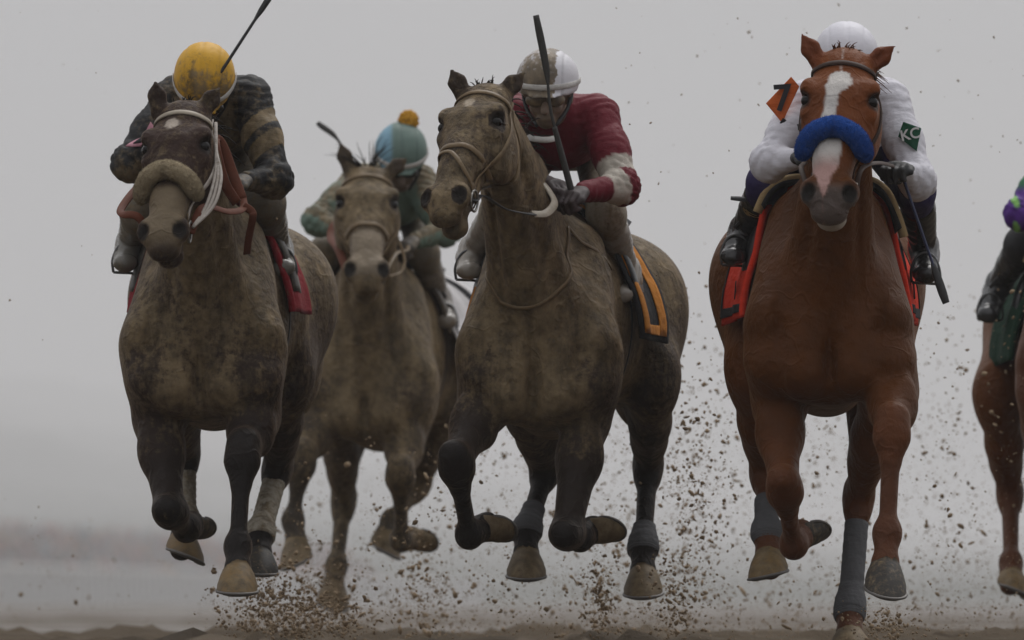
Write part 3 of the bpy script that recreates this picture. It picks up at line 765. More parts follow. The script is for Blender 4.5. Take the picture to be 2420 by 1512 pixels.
def build_jockey(H, S):
    J = H.J; R = Horse(); R.S = S
    P_ = {k: J(S[k]) for k in ('head', 'shL', 'shR', 'elL', 'elR', 'haL', 'haR', 'knL', 'knR', 'anL', 'anR', 'toL', 'toR')}
    R.P = P_
    hip = J(S['hip']); chest = (P_['shL'] + P_['shR']) / 2 + A(0, .10, -.06); neck = (P_['shL'] + P_['shR']) / 2 + A(0, .02, .01)
    yaw, pit = math.radians(S.get('yaw', 0)), math.radians(S.get('pitch', 25))
    fd = A(-math.sin(yaw) * math.cos(pit), -math.cos(yaw) * math.cos(pit), -math.sin(pit)); sdv = A(math.cos(yaw), -math.sin(yaw), 0); up = np.cross(sdv, -fd)
    if up[2] < 0: up = -up
    hc = P_['head']; R.fd, R.up, R.sd, R.hc = fd, up, sdv, hc
    skin = S.get('skin', (.22, .13, .095)); fm = S.get('facemud', .1)
    ax3 = (sdv, fd, up)
    def hd(a, b, c): return hc + sdv * a + fd * b + up * c
    wid = unit(P_['shR'] - P_['shL'])
    # ---- body (one continuous figure)
    body = Solid(); g = body.group(.03); kw = dict(col=skin, mud=fm)
    g.append(EL(hd(0, -.012, .01), (.074, .092, .085), ax3, k=.03, **kw)); g.append(EL(hd(0, .035, -.055), (.056, .058, .072), ax3, k=.03, **kw))
    g.append(EL(hd(0, .062, -.115), (.030, .028, .022), ax3, k=.025, **kw)); g.append(EC(hd(0, .092, -.030), hd(0, .112, -.068), (.010, .01), (.016, .014), side=sdv, k=.012, **kw))
    g.append(EC(hd(-.02, .086, -.098), hd(.02, .086, -.098), .011, .011, k=.01, **dict(kw, col=tuple(c * .75 for c in skin))))
    g.append(EC(hd(-.045, .078, -.005), hd(.045, .078, -.005), .013, .013, k=.015, **kw))
    for q in (-1, 1):
        g.append(EL(hd(q * .030, .090, -.032), (.016, .010, .011), ax3, k=.008, neg=True)); g.append(EL(hd(q * .035, .066, -.062), (.022, .02, .02), ax3, k=.02, **kw))
        g.append(EL(hd(q * .078, -.01, -.035), (.012, .022, .032), ax3, k=.01, **kw))
    g.append(EC(hd(0, -.03, -.06), neck + A(0, .05, -.02), (.052, .055), (.060, .06), k=.04, **kw))
    g = body.group(.03); bk = dict(col=skin, mud=0)
    g.append(EC(chest, hip, (.135, .095), (.13, .10), side=wid, k=.05, **bk)); g.append(EC(P_['shL'], P_['shR'], .055, .055, k=.05, **bk))
    for s_ in 'LR':
        q = -1 if s_ == 'L' else 1
        g = body.group(.03); sh, el, ha = P_['sh' + s_], P_['el' + s_], P_['ha' + s_]; w = ha + unit(el - ha) * .07
        g.append(EC(sh, el, .047, .038, k=.03, **bk)); g.append(EC(el, w, .038, .027, k=.03, **bk))
        f_ = unit(ha - el); u_ = unit(A(0, 0, 1) - f_ * f_[2]); sd2 = np.cross(f_, u_)
        fist(body, w, ha, f_, u_, sd2, S.get('glove', skin), S.get('handmud', .1), q)
        g = body.group(.03); kn, an, to = P_['kn' + s_], P_['an' + s_], P_['to' + s_]; hj = hip + wid * q * .09
        g.append(EC(hj, kn, (.075, .08), (.052, .055), k=.04, **bk)); g.append(EC(kn, an, (.047, .055), (.032, .034), k=.04, **bk))
        g.append(EC(an + A(0, .03, -.05), to, (.034, .03), (.036, .022), k=.03, **bk))
    V, Q = grow(body, S.get('bodyvox', .0078)); C, M = body.tint(V)
    # eyes and lips are shaped; keep the skin a little uneven
    C = C * (.85 + .3 * fbm(V, 30, 8))[:, None]; base = hip.copy()
    o = mesh_obj('person', V - base, Q, M_COAT_SKIN, None, C, M); o.location = tuple(base); R.o = o
    tag(o, S['label'], 'person', 'jockeys riding the racehorses')
    for q in (-1, 1):
        bm = bmesh.new(); bmesh.ops.create_uvsphere(bm, u_segments=12, v_segments=8, radius=.012)
        me = bpy.data.meshes.new('eye'); bm.to_mesh(me); bm.free(); me.materials.append(M_EYE); me.polygons.foreach_set('use_smooth', np.ones(len(me.polygons), bool))
        eo = bpy.data.objects.new('eye', me); eo.location = tuple(hd(q * .030, .078, -.032)); link(eo, o)
    # ---- jersey
    jer = Solid(); g = jer.group(.05); jk = dict(col=S['jersey'], mud=S['jmud']); pf = S.get('puff', .93)
    g.append(EC(chest, hip + A(0, -.03, .02), (.17 * pf, .125), (.145, .125), side=wid, k=.07, **jk))
    g.append(EC(P_['shL'] + wid * .02 + A(0, .03, 0), P_['shR'] - wid * .02 + A(0, .03, 0), (.078, .075), (.078, .075), k=.07, **jk))
    g.append(EC(neck + A(0, -.01, 0), neck + (hc - neck) * .32, .075, .062, k=.05, **jk))
    for s_ in 'LR':
        g = jer.group(.045); sh, el, ha = P_['sh' + s_], P_['el' + s_], P_['ha' + s_]; w = ha + unit(el - ha) * .055; q = -1 if s_ == 'L' else 1
        g.append(EC(sh, sh * .5 + el * .5, .078 * pf, .066 * pf, k=.05, **jk)); g.append(EC(sh * .5 + el * .5, el, .066 * pf, .058 * pf, k=.05, **jk))
        g.append(EL(el + A(q * .004, 0, -.006), (.060 * pf, .058, .060 * pf), k=.03, **jk)); g.append(EC(el, w, .057 * pf, .036, k=.03, **jk))
    V, Q = grow(jer, .009); N = vnormals(V, Q); C, M = jer.tint(V)
    # folds: cloth puckers round the elbows and armpits
    fo = np.zeros(len(V))
    for s_ in 'LR':
        sh, el, ha = P_['sh' + s_], P_['el' + s_], P_['ha' + s_]
        for a, b, amp in ((sh, el, S.get('fold', .006)), (el, ha, S.get('fold', .006))):
            ax = unit(b - a); t = (V - a) @ ax; rad = np.linalg.norm(V - a - t[:, None] * ax, axis=1); w_ = sstep(.13, .07, rad)
            ph = vnoise(V, 9, 3) * 7 + vnoise(V, 25, 5) * 2
            fo += w_ * amp * (np.abs(np.sin(t * 80 + ph * 1.3)) ** .7 - .5) * 1.35 * (0.30 + .65 * sstep(.18, 0.0, np.minimum(np.abs(t - np.linalg.norm(b - a)), np.abs(t))))
    fo += .010 * (fbm(V, 11, 6) - .5)
    V = V + N * fo[:, None]
    M = M + .20 * (fbm(V, 6, 2) - .5) + S.get('jfront', .08) * np.clip(-N[:, 1], 0, 1) + S.get('junder', 0) * np.clip(-N[:, 2], 0, 1)
    for fn in S.get('prints', ()): C, M = fn(R, V, N, C, M)
    jo = mesh_obj('jersey', V, Q, S.get('jmat', M_JERSEY), o, C, M); R.jer = jer; R.jo = jo
    # ---- breeches and boots
    br = Solid(); g = br.group(.04); bk = dict(col=S['breech'], mud=S['bmud'])
    g.append(EL(hip, (.155, .15, .12), k=.05, **bk))
    for s_ in 'LR':
        q = -1 if s_ == 'L' else 1; kn, an = P_['kn' + s_], P_['an' + s_]; hj = hip + wid * q * .09; g = br.group(.04)
        g.append(EC(hj, kn, (.088, .10), (.066, .068), k=.04, **bk)); g.append(EC(kn, kn * .55 + an * .45, (.062, .066), (.053, .056), k=.04, **bk))
    V, Q = grow(br, .0115); C, M = br.tint(V); mesh_obj('breeches', V, Q, M_JERSEY, o, C, M + .2 * (fbm(V, 6, 2) - .5))
    R.boot = {}
    for s_ in 'LR':
        kn, an, to = P_['kn' + s_], P_['an' + s_], P_['to' + s_]; b = Solid(); g = b.group(.03); bc = dict(col=S['boot'], mud=S['bootmud'])
        k0 = kn * .72 + an * .28; ft = unit(to - an); heel = an + unit(an - kn) * .065 + A(0, .02, 0)
        g.append(EC(k0, an, (.060, .062), (.043, .046), k=.03, **bc)); g.append(EC(an, heel, (.043, .05), (.038, .04), k=.03, **bc))
        g.append(EC(heel, to, (.038, .036), (.043, .030), side=(1, 0, 0), k=.035, **bc)); g.append(EC(an, to * .7 + heel * .3 + A(0, 0, .02), (.04, .04), (.037, .028), side=(1, 0, 0), k=.03, **bc))
        V, Q = grow(b, .008); C, M = b.tint(V); N = vnormals(V, Q); t = (V - kn) @ unit(an - kn)
        V = V + N * (.004 * np.abs(np.sin(t * 70 + 5 * vnoise(V, 14, 1))) * sstep(.0, .2, t) + .004 * (fbm(V, 22, 3) - .5))[:, None]
        if 'bootprint' in S: C, M = S['bootprint'](V, C, M, kn, an)
        R.boot[s_] = (b, mesh_obj('boot', V, Q, M_BOOT, o, C, M + .25 * (fbm(V, 9, 2) - .5)))
        # stirrup iron and leather, under the boot
        st = empty('stirrup', to, S['saddle'])
        c = to * .75 + heel * .25; pts = [c + A(-.046, 0, -.043), c + A(-.049, 0, .0), c + A(-.03, 0, .045), c + A(0, 0, .06), c + A(.03, 0, .045), c + A(.049, 0, 0), c + A(.046, 0, -.043), c + A(0, 0, -.045), c + A(-.046, 0, -.043)]
        tube('iron', pts, .005, M_IRON, st, 44, 6)
        strap('stirrup_leather', [c + A(0, 0, .085), (c + kn) / 2 + A(0, .06, .02), H.Bd((-1 if s_ == 'L' else 1) * .17, .60, 1.56)], .016, .005, M_BLACK, st, None, n=16)
    # ---- helmet with its silk cover
    he = Solid(); g = he.group(.02); hk = dict(col=S['helmet'], mud=S['hmud'])
    hx = S.get('helm', (.110, .130, .112))
    g.append(EL(hd(0, -.012, .022), hx, ax3, k=.02, **hk))
    g.append(EC(hd(0, .07, -.006), hd(0, .128, -.012), (.078, .010), (.050, .007), side=sdv, k=.02, cap=(.02, .012), **hk))     # peak
    g.append(EL(hd(0, -.0, -.125), (.2, .22, .118), ax3, k=.012, neg=True))
    V, Q = grow(he, .0075); C, M = he.tint(V)
    L = np.stack([(V - hc) @ sdv, (V - hc) @ fd, (V - hc) @ up], 1); N = vnormals(V, Q)
    V = V + N * (.004 * (fbm(V, 18, 4) - .5) - .0025 * np.exp(-(L[:, 0] / .004) ** 2) - .002 * np.exp(-((np.abs(L[:, 0]) - .062) / .004) ** 2))[:, None]
    M = M + .3 * (fbm(V, 9, 1) - .5) + S.get('hfront', .1) * np.clip(N @ fd, -.6, 1)
    seam = np.maximum(np.exp(-(L[:, 0] / .0035) ** 2), np.exp(-((np.abs(L[:, 0]) - .062) / .0035) ** 2)); C = C * (1 - S.get('seam', .25) * seam[:, None])
    for fn in S.get('hprints', ()): C, M = fn(L, V, C, M)
    ho = mesh_obj('helmet', V, Q, M_HELM, o, C, M); R.he = he; R.ho = ho
    for q in (-1, 1): strap('chin_strap', [hd(q * .088, -.005, -.01), hd(q * .070, .03, -.075), hd(q * .03, .065, -.128)], .014, .004, M_BLACK, ho, None, n=10)
    # goggles
    gg = empty('goggles', hd(0, .1, -.03), o)
    gm = S.get('gogmat', M_GOG)
    gp = Solid(); k2 = gp.group(.015)
    gz = S.get('goggle_z', -.030)
    for q in (-1, 1): k2.append(EL(hd(q * .033, .088, gz), (.038, .020, .026), ax3, k=.02, col=(.1, .1, .1)))
    V, Q = grow(gp, .007); mesh_obj('lens', V, Q, gm, gg)
    def ring_at(w, zc, fwd, rad): return [hd(math.sin(t) * .100 * rad, math.cos(t) * .112 * rad - .008 + fwd, zc) for t in np.linspace(-1.7, 1.7, 18)]
    strap('goggle_strap', ring_at(0, S.get('strapz', .020), 0, 1.06), .020, .004, S.get('strapmat', M_WHITE), gg, he, .004, 40)
    return R
def build_whip(label, pts, mat, gripmat, flapmat, flap=(0.0, .16), r=.0045, grip=(.78, 1.0), fr=.013):
    """pts from tip to handle; flap and grip as fractions of its length"""
    P_ = curve(pts, 60); w = empty('whip', P_[-1]); tag(w, label, 'whip', 'riding whips')
    n = len(P_); v, f = tube_mesh(P_, [r * .8, r, r * 1.1, r * 1.3], 8); mesh_obj('shaft', v, f, mat, w)
    a, b = int(flap[0] * n), max(int(flap[1] * n), 3); v, f = tube_mesh(P_[a:b], [fr * .8, fr, fr, fr * .9, fr * .45], 8, A(0.2, -.7, .3), .5); mesh_obj('flap', v, f, flapmat, w)
    a, b = int(grip[0] * n), int(grip[1] * n); v, f = tube_mesh(P_[a:b], [r * 1.6, r * 2.1, r * 2.2, r * 2.4], 10); mesh_obj('grip', v, f, gripmat, w)
    return w
def skinmat():
    m, nt, b = nodes('skin_and_gloves'); c, f = muddy(nt, attr(nt, 'col'), attr(nt, 'mud', True), 60); nt.links.new(c, b.inputs['Base Color'])
    b.inputs['Roughness'].default_value = .6; bump(nt, b, noise(nt, 120, 3), .3, .003); return m
M_COAT_SKIN = skinmat()
def bootmat():
    m, nt, b = nodes('boot_leather'); c, f = muddy(nt, attr(nt, 'col'), attr(nt, 'mud', True), 50); nt.links.new(c, b.inputs['Base Color'])
    nt.links.new(ramp(nt, f, 0, 1, .22, .75), b.inputs['Roughness']); bump(nt, b, noise(nt, 25, 3), .3, .012); return m
M_BOOT = bootmat()
M_GOG = plain('goggle_lens', (0.03, 0.03, 0.03), 0.15); M_WHITE = cloth('white_elastic', (0.6, 0.58, 0.55), 0.25); M_GOGMUD = leather('muddy_goggle', (0.10, 0.08, 0.06), 0.5, .4)
# ------------------------------------------------------------------ the track
def ground_z(X, Y):
    """churned wet dirt: rows of clods close by, flat watery lanes farther off"""
    p = np.stack([X, Y, np.zeros_like(X)], -1)
    rough = np.where(Y < 41, 1.0, np.exp(-((Y - 41) / 4.5) ** 2)) * (.35 + .65 * sstep(.42, .55, fbm(p, .5, 63, 2))) + .22 * sstep(.50, .60, fbm(p * A(.3, 1, 1), .25, 61, 2))
    clod = .24 * np.clip(fbm(p * A(1, .7, 1), 5.2, 31, 4) - .48, 0, 1) + .07 * np.clip(vnoise(p, 12, 41) - .55, 0, 1) * vnoise(p, 3, 43) + .05 * np.clip(vnoise(p, 21, 47) - .45, 0, 1) * sstep(.45, .6, vnoise(p, 2.2, 49))
    z = .003 * (fbm(p, .6, 21, 3) - .5) + np.clip(rough, 0, 1) * (clod + .006)
    return z * np.clip((1500 - Y) / 1200, 0.0, 1) - 0.004
def build_ground():
    ys = np.concatenate([np.linspace(-4, 34, 60), np.linspace(34.1, 50, 330), np.geomspace(50.1, 130, 260), np.geomspace(130.5, 420, 90), np.geomspace(430, 7400, 24)])
    nx = 170; V = []; uu = np.linspace(-1, 1, nx); uu = .10 * uu + .90 * np.sign(uu) * np.abs(uu) ** 3
    for y in ys:
        w = 40 + abs(y) * .35 if y < 420 else 40 + 420 * .35 + (y - 420) * 1.6
        V.append(np.stack([uu * w, np.full(nx, y), np.zeros(nx)], 1))
    V = np.concatenate(V); V[:, 2] = ground_z(V[:, 0], V[:, 1])
    i, j = np.meshgrid(np.arange(len(ys) - 1), np.arange(nx - 1), indexing='ij'); a = (i * nx + j).ravel()
    Q = np.stack([a, a + 1, a + nx + 1, a + nx], 1)
    m, nt, b = nodes('wet_track_mud')
    tone = noise(nt, 2.2, 6, .65); fine = noise(nt, 24, 5, .7)
    c = mixc(nt, tone, (.045, .032, .020), (.115, .085, .055)); c = mixc(nt, ramp(nt, fine, .35, .75), c, (.085, .064, .042))
    nt.links.new(c, b.inputs['Base Color'])
    geo = nt.nodes.new('ShaderNodeNewGeometry'); sx = nt.nodes.new('ShaderNodeSeparateXYZ'); nt.links.new(geo.outputs['Position'], sx.inputs[0])
    wet = ramp(nt, sx.outputs[2], -.0022, .004, 0.0, 1.0)            # water stands in the low places
    nt.links.new(ramp(nt, wet, 0, 1, .34, .75), b.inputs['Roughness']); nt.links.new(ramp(nt, wet, 0, 1, .13, .06), b.inputs['Specular IOR Level'])
    bump(nt, b, math2(nt, 'MULTIPLY', fine, wet), .7, .02)
    o = mesh_obj('ground', V, Q, m, None); tag(o, kind='structure')
    # outer ground beside and behind
    v = [(-900, -60, -.10), (900, -60, -.10), (7000, 7400, -.10), (-7000, 7400, -.10)]
    o2 = mesh_obj('field', np.array(v), [(0, 1, 2, 3)], m, None, smooth=False); tag(o2, kind='structure')
build_ground()
# ------------------------------------------------------------------ far side: rail, crowd, and rises added to darken the mist
def box(bm, c, s, rot=0):
    m = Matrix.Translation(Vector(c)) @ Matrix.Rotation(rot, 4, 'Z') @ Matrix.Diagonal((*s, 1)); bmesh.ops.create_cube(bm, size=1, matrix=m)
def bm_obj(name, bm, mat, parent=None):
    me = bpy.data.meshes.new(name); bm.to_mesh(me); bm.free(); me.materials.append(mat); return link(bpy.data.objects.new(name, me), parent)
YF = 800.0
M_RAIL = plain('white_rail_paint', (0.78, 0.78, 0.76), 0.5); M_PANEL = plain('grey_fence_panel', (0.30, 0.30, 0.30), 0.7)
FA, FB = A(-60, 600, 0), A(67, 2200, 0)          # the far fence runs away from the camera into the mist
fen = empty('track_fence', FA); tag(fen, 'pale panelled fence running into the mist along the far side of the track', 'fence')
fdir = unit(FB - FA); frot = math.atan2(fdir[1], fdir[0]); FL = np.linalg.norm(FB - FA)
bmp = bmesh.new(); box(bmp, (2.5, 0, 1.6), (4.9, .1, 3.1)); mp = bpy.data.meshes.new('panel'); bmp.to_mesh(mp); bmp.free(); mp.materials.append(M_PANEL)
bmp = bmesh.new(); box(bmp, (0, -.08, 1.7), (.35, .3, 3.4)); mq = bpy.data.meshes.new('post'); bmp.to_mesh(mq); bmp.free(); mq.materials.append(M_RAIL)
bmp = bmesh.new(); box(bmp, (2.5, 0, 3.32), (5.0, .3, .3)); mr_ = bpy.data.meshes.new('top_rail'); bmp.to_mesh(mr_); bmp.free(); mr_.materials.append(M_RAIL)
t = 0.0
while t < FL:
    for nm, me in (('panel', mp), ('post', mq), ('top_rail', mr_)):
        o = bpy.data.objects.new(nm, me); o.location = tuple(FA + fdir * t); o.rotation_euler = (0, 0, frot); link(o, fen)
    t += 5.0 if t < 1000 else 20.0
def build_crowd():
    cols = [(.42, .12, .09), (.52, .26, .07), (.40, .37, .35), (.14, .14, .16), (.18, .28, .34), (.12, .10, .10), (.50, .28, .26), (.34, .28, .22), (.32, .13, .14), (.30, .30, .28), (.22, .20, .2)]
    V = []; Fc = []; C = []; o = 0
    bmt = bmesh.new(); bmesh.ops.create_uvsphere(bmt, u_segments=6, v_segments=4, radius=1); bmt.verts.index_update()
    sv = np.array([v.co[:] for v in bmt.verts]); sf = [tuple(v.index for v in f.verts) for f in bmt.faces]; bmt.free()
    for r in range(9):
        for x in np.arange(4, 620, 2.1):
            if RNG.random() < .2 + .5 * x / 620: continue
            pq = FA + fdir * (x + RNG.uniform(-.5, .5)) + A(-fdir[1], fdir[0], 0) * (4 + r * 1.0); xx, y = pq[0], pq[1]; hgt = RNG.uniform(1.58, 1.86) + 2.0 + r * .55; c = cols[RNG.integers(len(cols))]
            for ce, sc, cc in (((0, 0, hgt - .12), (.10, .11, .13), (.30, .21, .17)), ((0, 0, hgt - .52), (.24, .15, .33), c), ((-.09, 0, hgt - 1.22), (.10, .11, .52), (.08, .08, .09)), ((.09, 0, hgt - 1.22), (.10, .11, .52), (.08, .08, .09))):
                V.append(sv * np.array(sc) + np.array(ce) + np.array([xx, y, 0])); Fc += [tuple(i + o for i in f) for f in sf]; o += len(sv); C.append(np.tile(cc, (len(sv), 1)))
    m, nt, b = nodes('crowd_clothes'); nt.links.new(attr(nt, 'col'), b.inputs['Base Color']); b.inputs['Roughness'].default_value = .9
    tag(mesh_obj('crowd', np.concatenate(V), Fc, m, None, np.concatenate(C)), 'crowd of spectators behind the far fence, lost in mist', 'crowd', kind='stuff')
    bm = bmesh.new()
    for r in range(9): box(bm, tuple(FA + fdir * 312 + A(-fdir[1], fdir[0], 0) * (4 + r) + A(0, 0, (2.0 + r * .55) / 2 - .05)), (620, 1.0, 2.0 + r * .55), frot)
    tag(bm_obj('standing_terrace', bm, M_PANEL), 'low stepped terrace the distant crowd stands on', 'terrace')
build_crowd()
M_WOOD = plain('added_hill_wood', (0.050, 0.055, 0.040), 0.9, 0, 0, .02)
def build_added_hills():
    """wooded rises added one behind the other to darken the low mist; higher to the left"""
    for k, (y, hl, hr) in enumerate(((1300, 9, 3), (1700, 18, 6), (2200, 30, 9), (2800, 47, 13), (3500, 70, 19), (4300, 100, 27), (5200, 138, 37), (6100, 182, 48))):
        n = 420; x = np.linspace(-.32 * y, .32 * y, n); t = sstep(-.11 * y, .055 * y, x)
        p = np.stack([x, np.full(n, y * 1.0), np.zeros(n)], 1)
        top = (hl * (1 - t) + hr * t) * (.78 + .44 * fbm(p, 18.0 / y, 70 + k, 2)) * (.92 + .16 * fbm(p, 160.0 / y, 80 + k, 3)); V = []
        for f, dy in ((-.02, 0), (.55, 12), (.88, 40), (1.0, 90), (.6, 180), (-.02, 240)): V.append(np.stack([x, y + dy + 0 * x, top * f], 1))
        V = np.concatenate(V); i, j = np.meshgrid(np.arange(5), np.arange(n - 1), indexing='ij'); a = (i * n + j).ravel()
        tag(mesh_obj('added_hills', V, np.stack([a, a + 1, a + n + 1, a + n], 1), M_WOOD), kind='structure')
build_added_hills()
# ------------------------------------------------------------------ the five runners
BLACKPT = (.016, .013, .012)
def blaze_D(h, V, C, M, n):
    s, f, d = h[:, 0] + .010 + n * .006, h[:, 1], h[:, 2] + n * .012
    hw = np.interp(d, [.098, .108, .135, .165, .19, .245, .31, .345, .42, .46, .50, .545, .57], [0, .024, .032, .034, .021, .017, .022, .040, .044, .036, .020, .010, 0])
    cx = np.interp(d, [.08, .15, .2, .3, .45, .56], [.008, .012, -.006, -.012, -.008, -.004]); w = sstep(hw + .004, hw - .004, np.abs(s - cx)) * (f > -.085) * (f < .11)
    pink = sstep(.40, .47, d)
    C = C * (1 - w[:, None]) + w[:, None] * (A(.62, .59, .56) * (1 - pink[:, None]) + A(.48, .30, .27) * pink[:, None])
    grey = .85 * sstep(.50, .56, d) * (1 - w) * (f > -.2) * (f < .05) * (np.abs(s) < .09); lipw = sstep(-.103, -.108, f) * sstep(.5, .53, d) * (np.abs(s) < .07) * (f > -.19) * (d < .64)
    C = C * (1 - grey[:, None]) + grey[:, None] * A(.11, .092, .085); C = C * (1 - lipw[:, None]) + lipw[:, None] * A(.42, .38, .33)
    near = (np.abs(s) < .13) & (np.abs(f + .08) < .2) & (d > 0) & (d < .65); M = np.where(near, M - .15, M)
    return C, M
def star(cx, cd, r, amt=1.0, col=(.42, .36, .30)):
    def fn(h, V, C, M, n):
        q = np.sqrt(((h[:, 0] - cx) / r) ** 2 + ((h[:, 2] - cd) / (r * 1.25)) ** 2) + n * 1.1
        w = sstep(1.1, .75, q) * (h[:, 1] > -.06) * (h[:, 1] < .11) * amt; return C * (1 - w[:, None]) + w[:, None] * A(*col), M - .12 * w
    return fn
def palenose(amt, d0, d1, hw, col, mudadd=.25):
    def fn(h, V, C, M, n):
        w = sstep(d0, d0 + .04, h[:, 2] + n * .02) * sstep(d1, d1 - .06, h[:, 2]) * sstep(hw + .01, hw - .01, np.abs(h[:, 0]) + n * .01) * (h[:, 1] > -.09) * (h[:, 1] < .11) * amt
        return C * (1 - w[:, None]) + w[:, None] * A(*col), M + mudadd * w
    return fn
SPEC_D = dict(Y=32.0, cx=1960, coatmat=M_SLEEK, coat=(.086, .025, .0015), hind=(.118, .036, .006), ear=(.17, .046, .016), fat=.93, points=(.108, .035, .011), lower=(.10, .036, .015), mud=.10, mudfront=.02, legmud=.22, facemud=.02, hipw=1.10, headw=1.16, voxel=.0082,  # trunk and neck darker than the face: chest shade put into the coat colour
    hair=(.10, .035, .014), poll=(1995, 122, -.42), muz=(1953, 478, -.765), yaw=8, roll=-.03, mouth=.004, forelock=.04, nlock=7, lockx=.5, manex=1.4, nmane=120, lockpow=2.2,
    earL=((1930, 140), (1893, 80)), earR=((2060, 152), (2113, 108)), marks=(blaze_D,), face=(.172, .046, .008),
    foreL=((1832, 850, .10), (1842, 950, .22), (1853, 1155, -.02), (1875, 1285, .20), (1888, 1270, .29), (1900, 1232, .36)),
    foreR=((2090, 850, .08), (2103, 925, .12), (2107, 1018, -.18), (2096, 1258, -.24), (2091, 1335, -.28), (2085, 1425, -.33)),
    hindL=((1782, 870, .98), (1808, 1120, 1.28), (1812, 1262, 1.02), (1816, 1312, .98), (1823, 1392, .90)),
    hindR=((2095, 890, 1.0), (2028, 1178, 1.40), (2007, 1449, 1.20), (2007, 1497, 1.15), (2006, 1552, 1.10)),
    hoof=dict(foreL=M_HOOF_D, foreR=M_HOOF_D, hindL=M_HOOF_T, hindR=M_HOOF_M),
    label='clean bright chestnut horse with white blaze and blue noseband')
M_WRAPG = cloth('grey_leg_bandage', (0.10, 0.10, 0.105), .30); M_WRAPW = cloth('white_leg_bandage', (0.40, 0.36, 0.29), .46)
SPEC_D['wraps'] = dict(hindL=(.45, 1.35, M_WRAPG), hindR=(.22, 1.30, M_WRAPG))
SPEC_A = dict(Y=33.0, cx=472, slope=.06, zoff=-.03, coat=(.040, .026, .020), points=BLACKPT, lower=BLACKPT, mud=.57, mudfront=.04, legmud=.32, facemud=.42, hipw=1.08, headw=1.10, nlock=5, forelock=.03,
    hair=(.012, .010, .009), poll=(430, 243, -.42), muz=(372, 565, -.80), yaw=15, roll=.04, mouth=.006,
    earL=((374, 250), (366, 190)), earR=((484, 256), (521, 205)), face=(.040, .022, .017), marks=(star(-.01, .115, .022), palenose(.95, .36, .62, .062, (.20, .155, .10), -.30)),
    foreL=((370, 880, .08), (377, 985, .20), (402, 1210, .0), (440, 1246, .25), (449, 1243, .31), (458, 1222, .37)),
    foreR=((596, 890, .06), (598, 985, .15), (573, 1076, -.12), (562, 1290, -.20), (562, 1347, -.25), (560, 1428, -.32)),
    hindL=((405, 950, .95), (436, 1075, 1.30), (436, 1236, 1.10), (432, 1275, 1.05), (424, 1335, .98)),
    hindR=((676, 880, 1.0), (655, 1110, 1.35), (612, 1268, 1.05), (612, 1310, 1.0), (610, 1372, .95)),
    hoof=dict(foreL=M_HOOF_D, foreR=M_HOOF_T, hindL=M_HOOF_T, hindR=M_HOOF_D), wraps=dict(hindL=(.22, 1.1, M_WRAPW), hindR=(.22, 1.15, M_WRAPW)),
    label='dark brown mud-coated horse with a white star and cream fleece noseband')
SPEC_C = dict(Y=33.0, cx=1262, slope=.14, zoff=-.06, coat=(.045, .031, .023), points=BLACKPT, lower=BLACKPT, mud=.59, mudfront=.04, legmud=.30, facemud=.56, hipw=1.08, headw=1.10,
    hair=(.03, .022, .018), poll=(1140, 202, -.45), muz=(1030, 478, -.87), yaw=30, roll=.0, mouth=.016, nlock=5, forelock=.035,
    earL=((1090, 216), (1066, 163)), earR=((1192, 218), (1241, 171)), marks=(star(-.004, .12, .022, 1, (.34, .28, .21)),),
    foreL=((1160, 880, .08), (1146, 955, .15), (1077, 1098, -.15), (1108, 1262, .05), (1133, 1250, .12), (1182, 1218, .20)),
    foreR=((1385, 900, .08), (1380, 985, .16), (1338, 1262, -.04), (1370, 1268, .21), (1388, 1258, .28), (1428, 1228, .33)),
    hindL=((1250, 945, .95), (1290, 1110, 1.30), (1243, 1258, 1.05), (1243, 1312, 1.0), (1243, 1395, .93)),
    hindR=((1540, 890, 1.0), (1531, 1102, 1.40), (1519, 1298, 1.20), (1519, 1352, 1.15), (1521, 1440, 1.08)),
    hoof=dict(foreL=M_HOOF_M, foreR=M_HOOF_M, hindL=M_HOOF_M, hindR=M_HOOF_M), wraps=dict(hindL=(.62, 1.15, M_WRAPG), hindR=(.72, 1.15, M_WRAPG)),
    label='muddy grey-brown horse turning its head aside, ridden by the jockey in maroon')
SPEC_B = dict(Y=39.5, cx=862, slope=.12, zoff=0, coat=(.070, .052, .037), points=(.05, .04, .032), lower=(.06, .05, .04), mud=.59, mudfront=.04, legmud=.50, facemud=.60, hipw=1.08, headw=1.16, voxel=.012,
    hair=(.02, .016, .014), poll=(868, 398, -.42), muz=(866, 650, -.84), yaw=-2, roll=0, mouth=.006, nlock=9, forelock=.15,
    earL=((822, 392), (802, 334)), earR=((920, 408), (964, 371)), marks=(palenose(.9, .34, .60, .055, (.26, .21, .15), -.30),),
    foreL=((760, 930, .08), (748, 1000, .10), (712, 1090, -.15), (692, 1228, -.10), (700, 1282, -.12), (712, 1350, -.18)),
    foreR=((955, 930, .08), (955, 1020, .15), (945, 1122, -.10), (948, 1275, .12), (965, 1272, .20), (990, 1258, .26)),
    hindL=((800, 960, 1.0), (812, 1185, 1.35), (795, 1335, 1.20), (788, 1382, 1.15), (780, 1450, 1.10)),
    hindR=((1050, 940, 1.0), (985, 1150, 1.30), (925, 1230, 1.10), (910, 1265, 1.05), (898, 1315, 1.0)),
    hoof=dict(foreL=M_HOOF_M, foreR=M_HOOF_M, hindL=M_HOOF_M, hindR=M_HOOF_M),
    label='mud-caked pale brown horse running blurred behind the other two muddy horses')
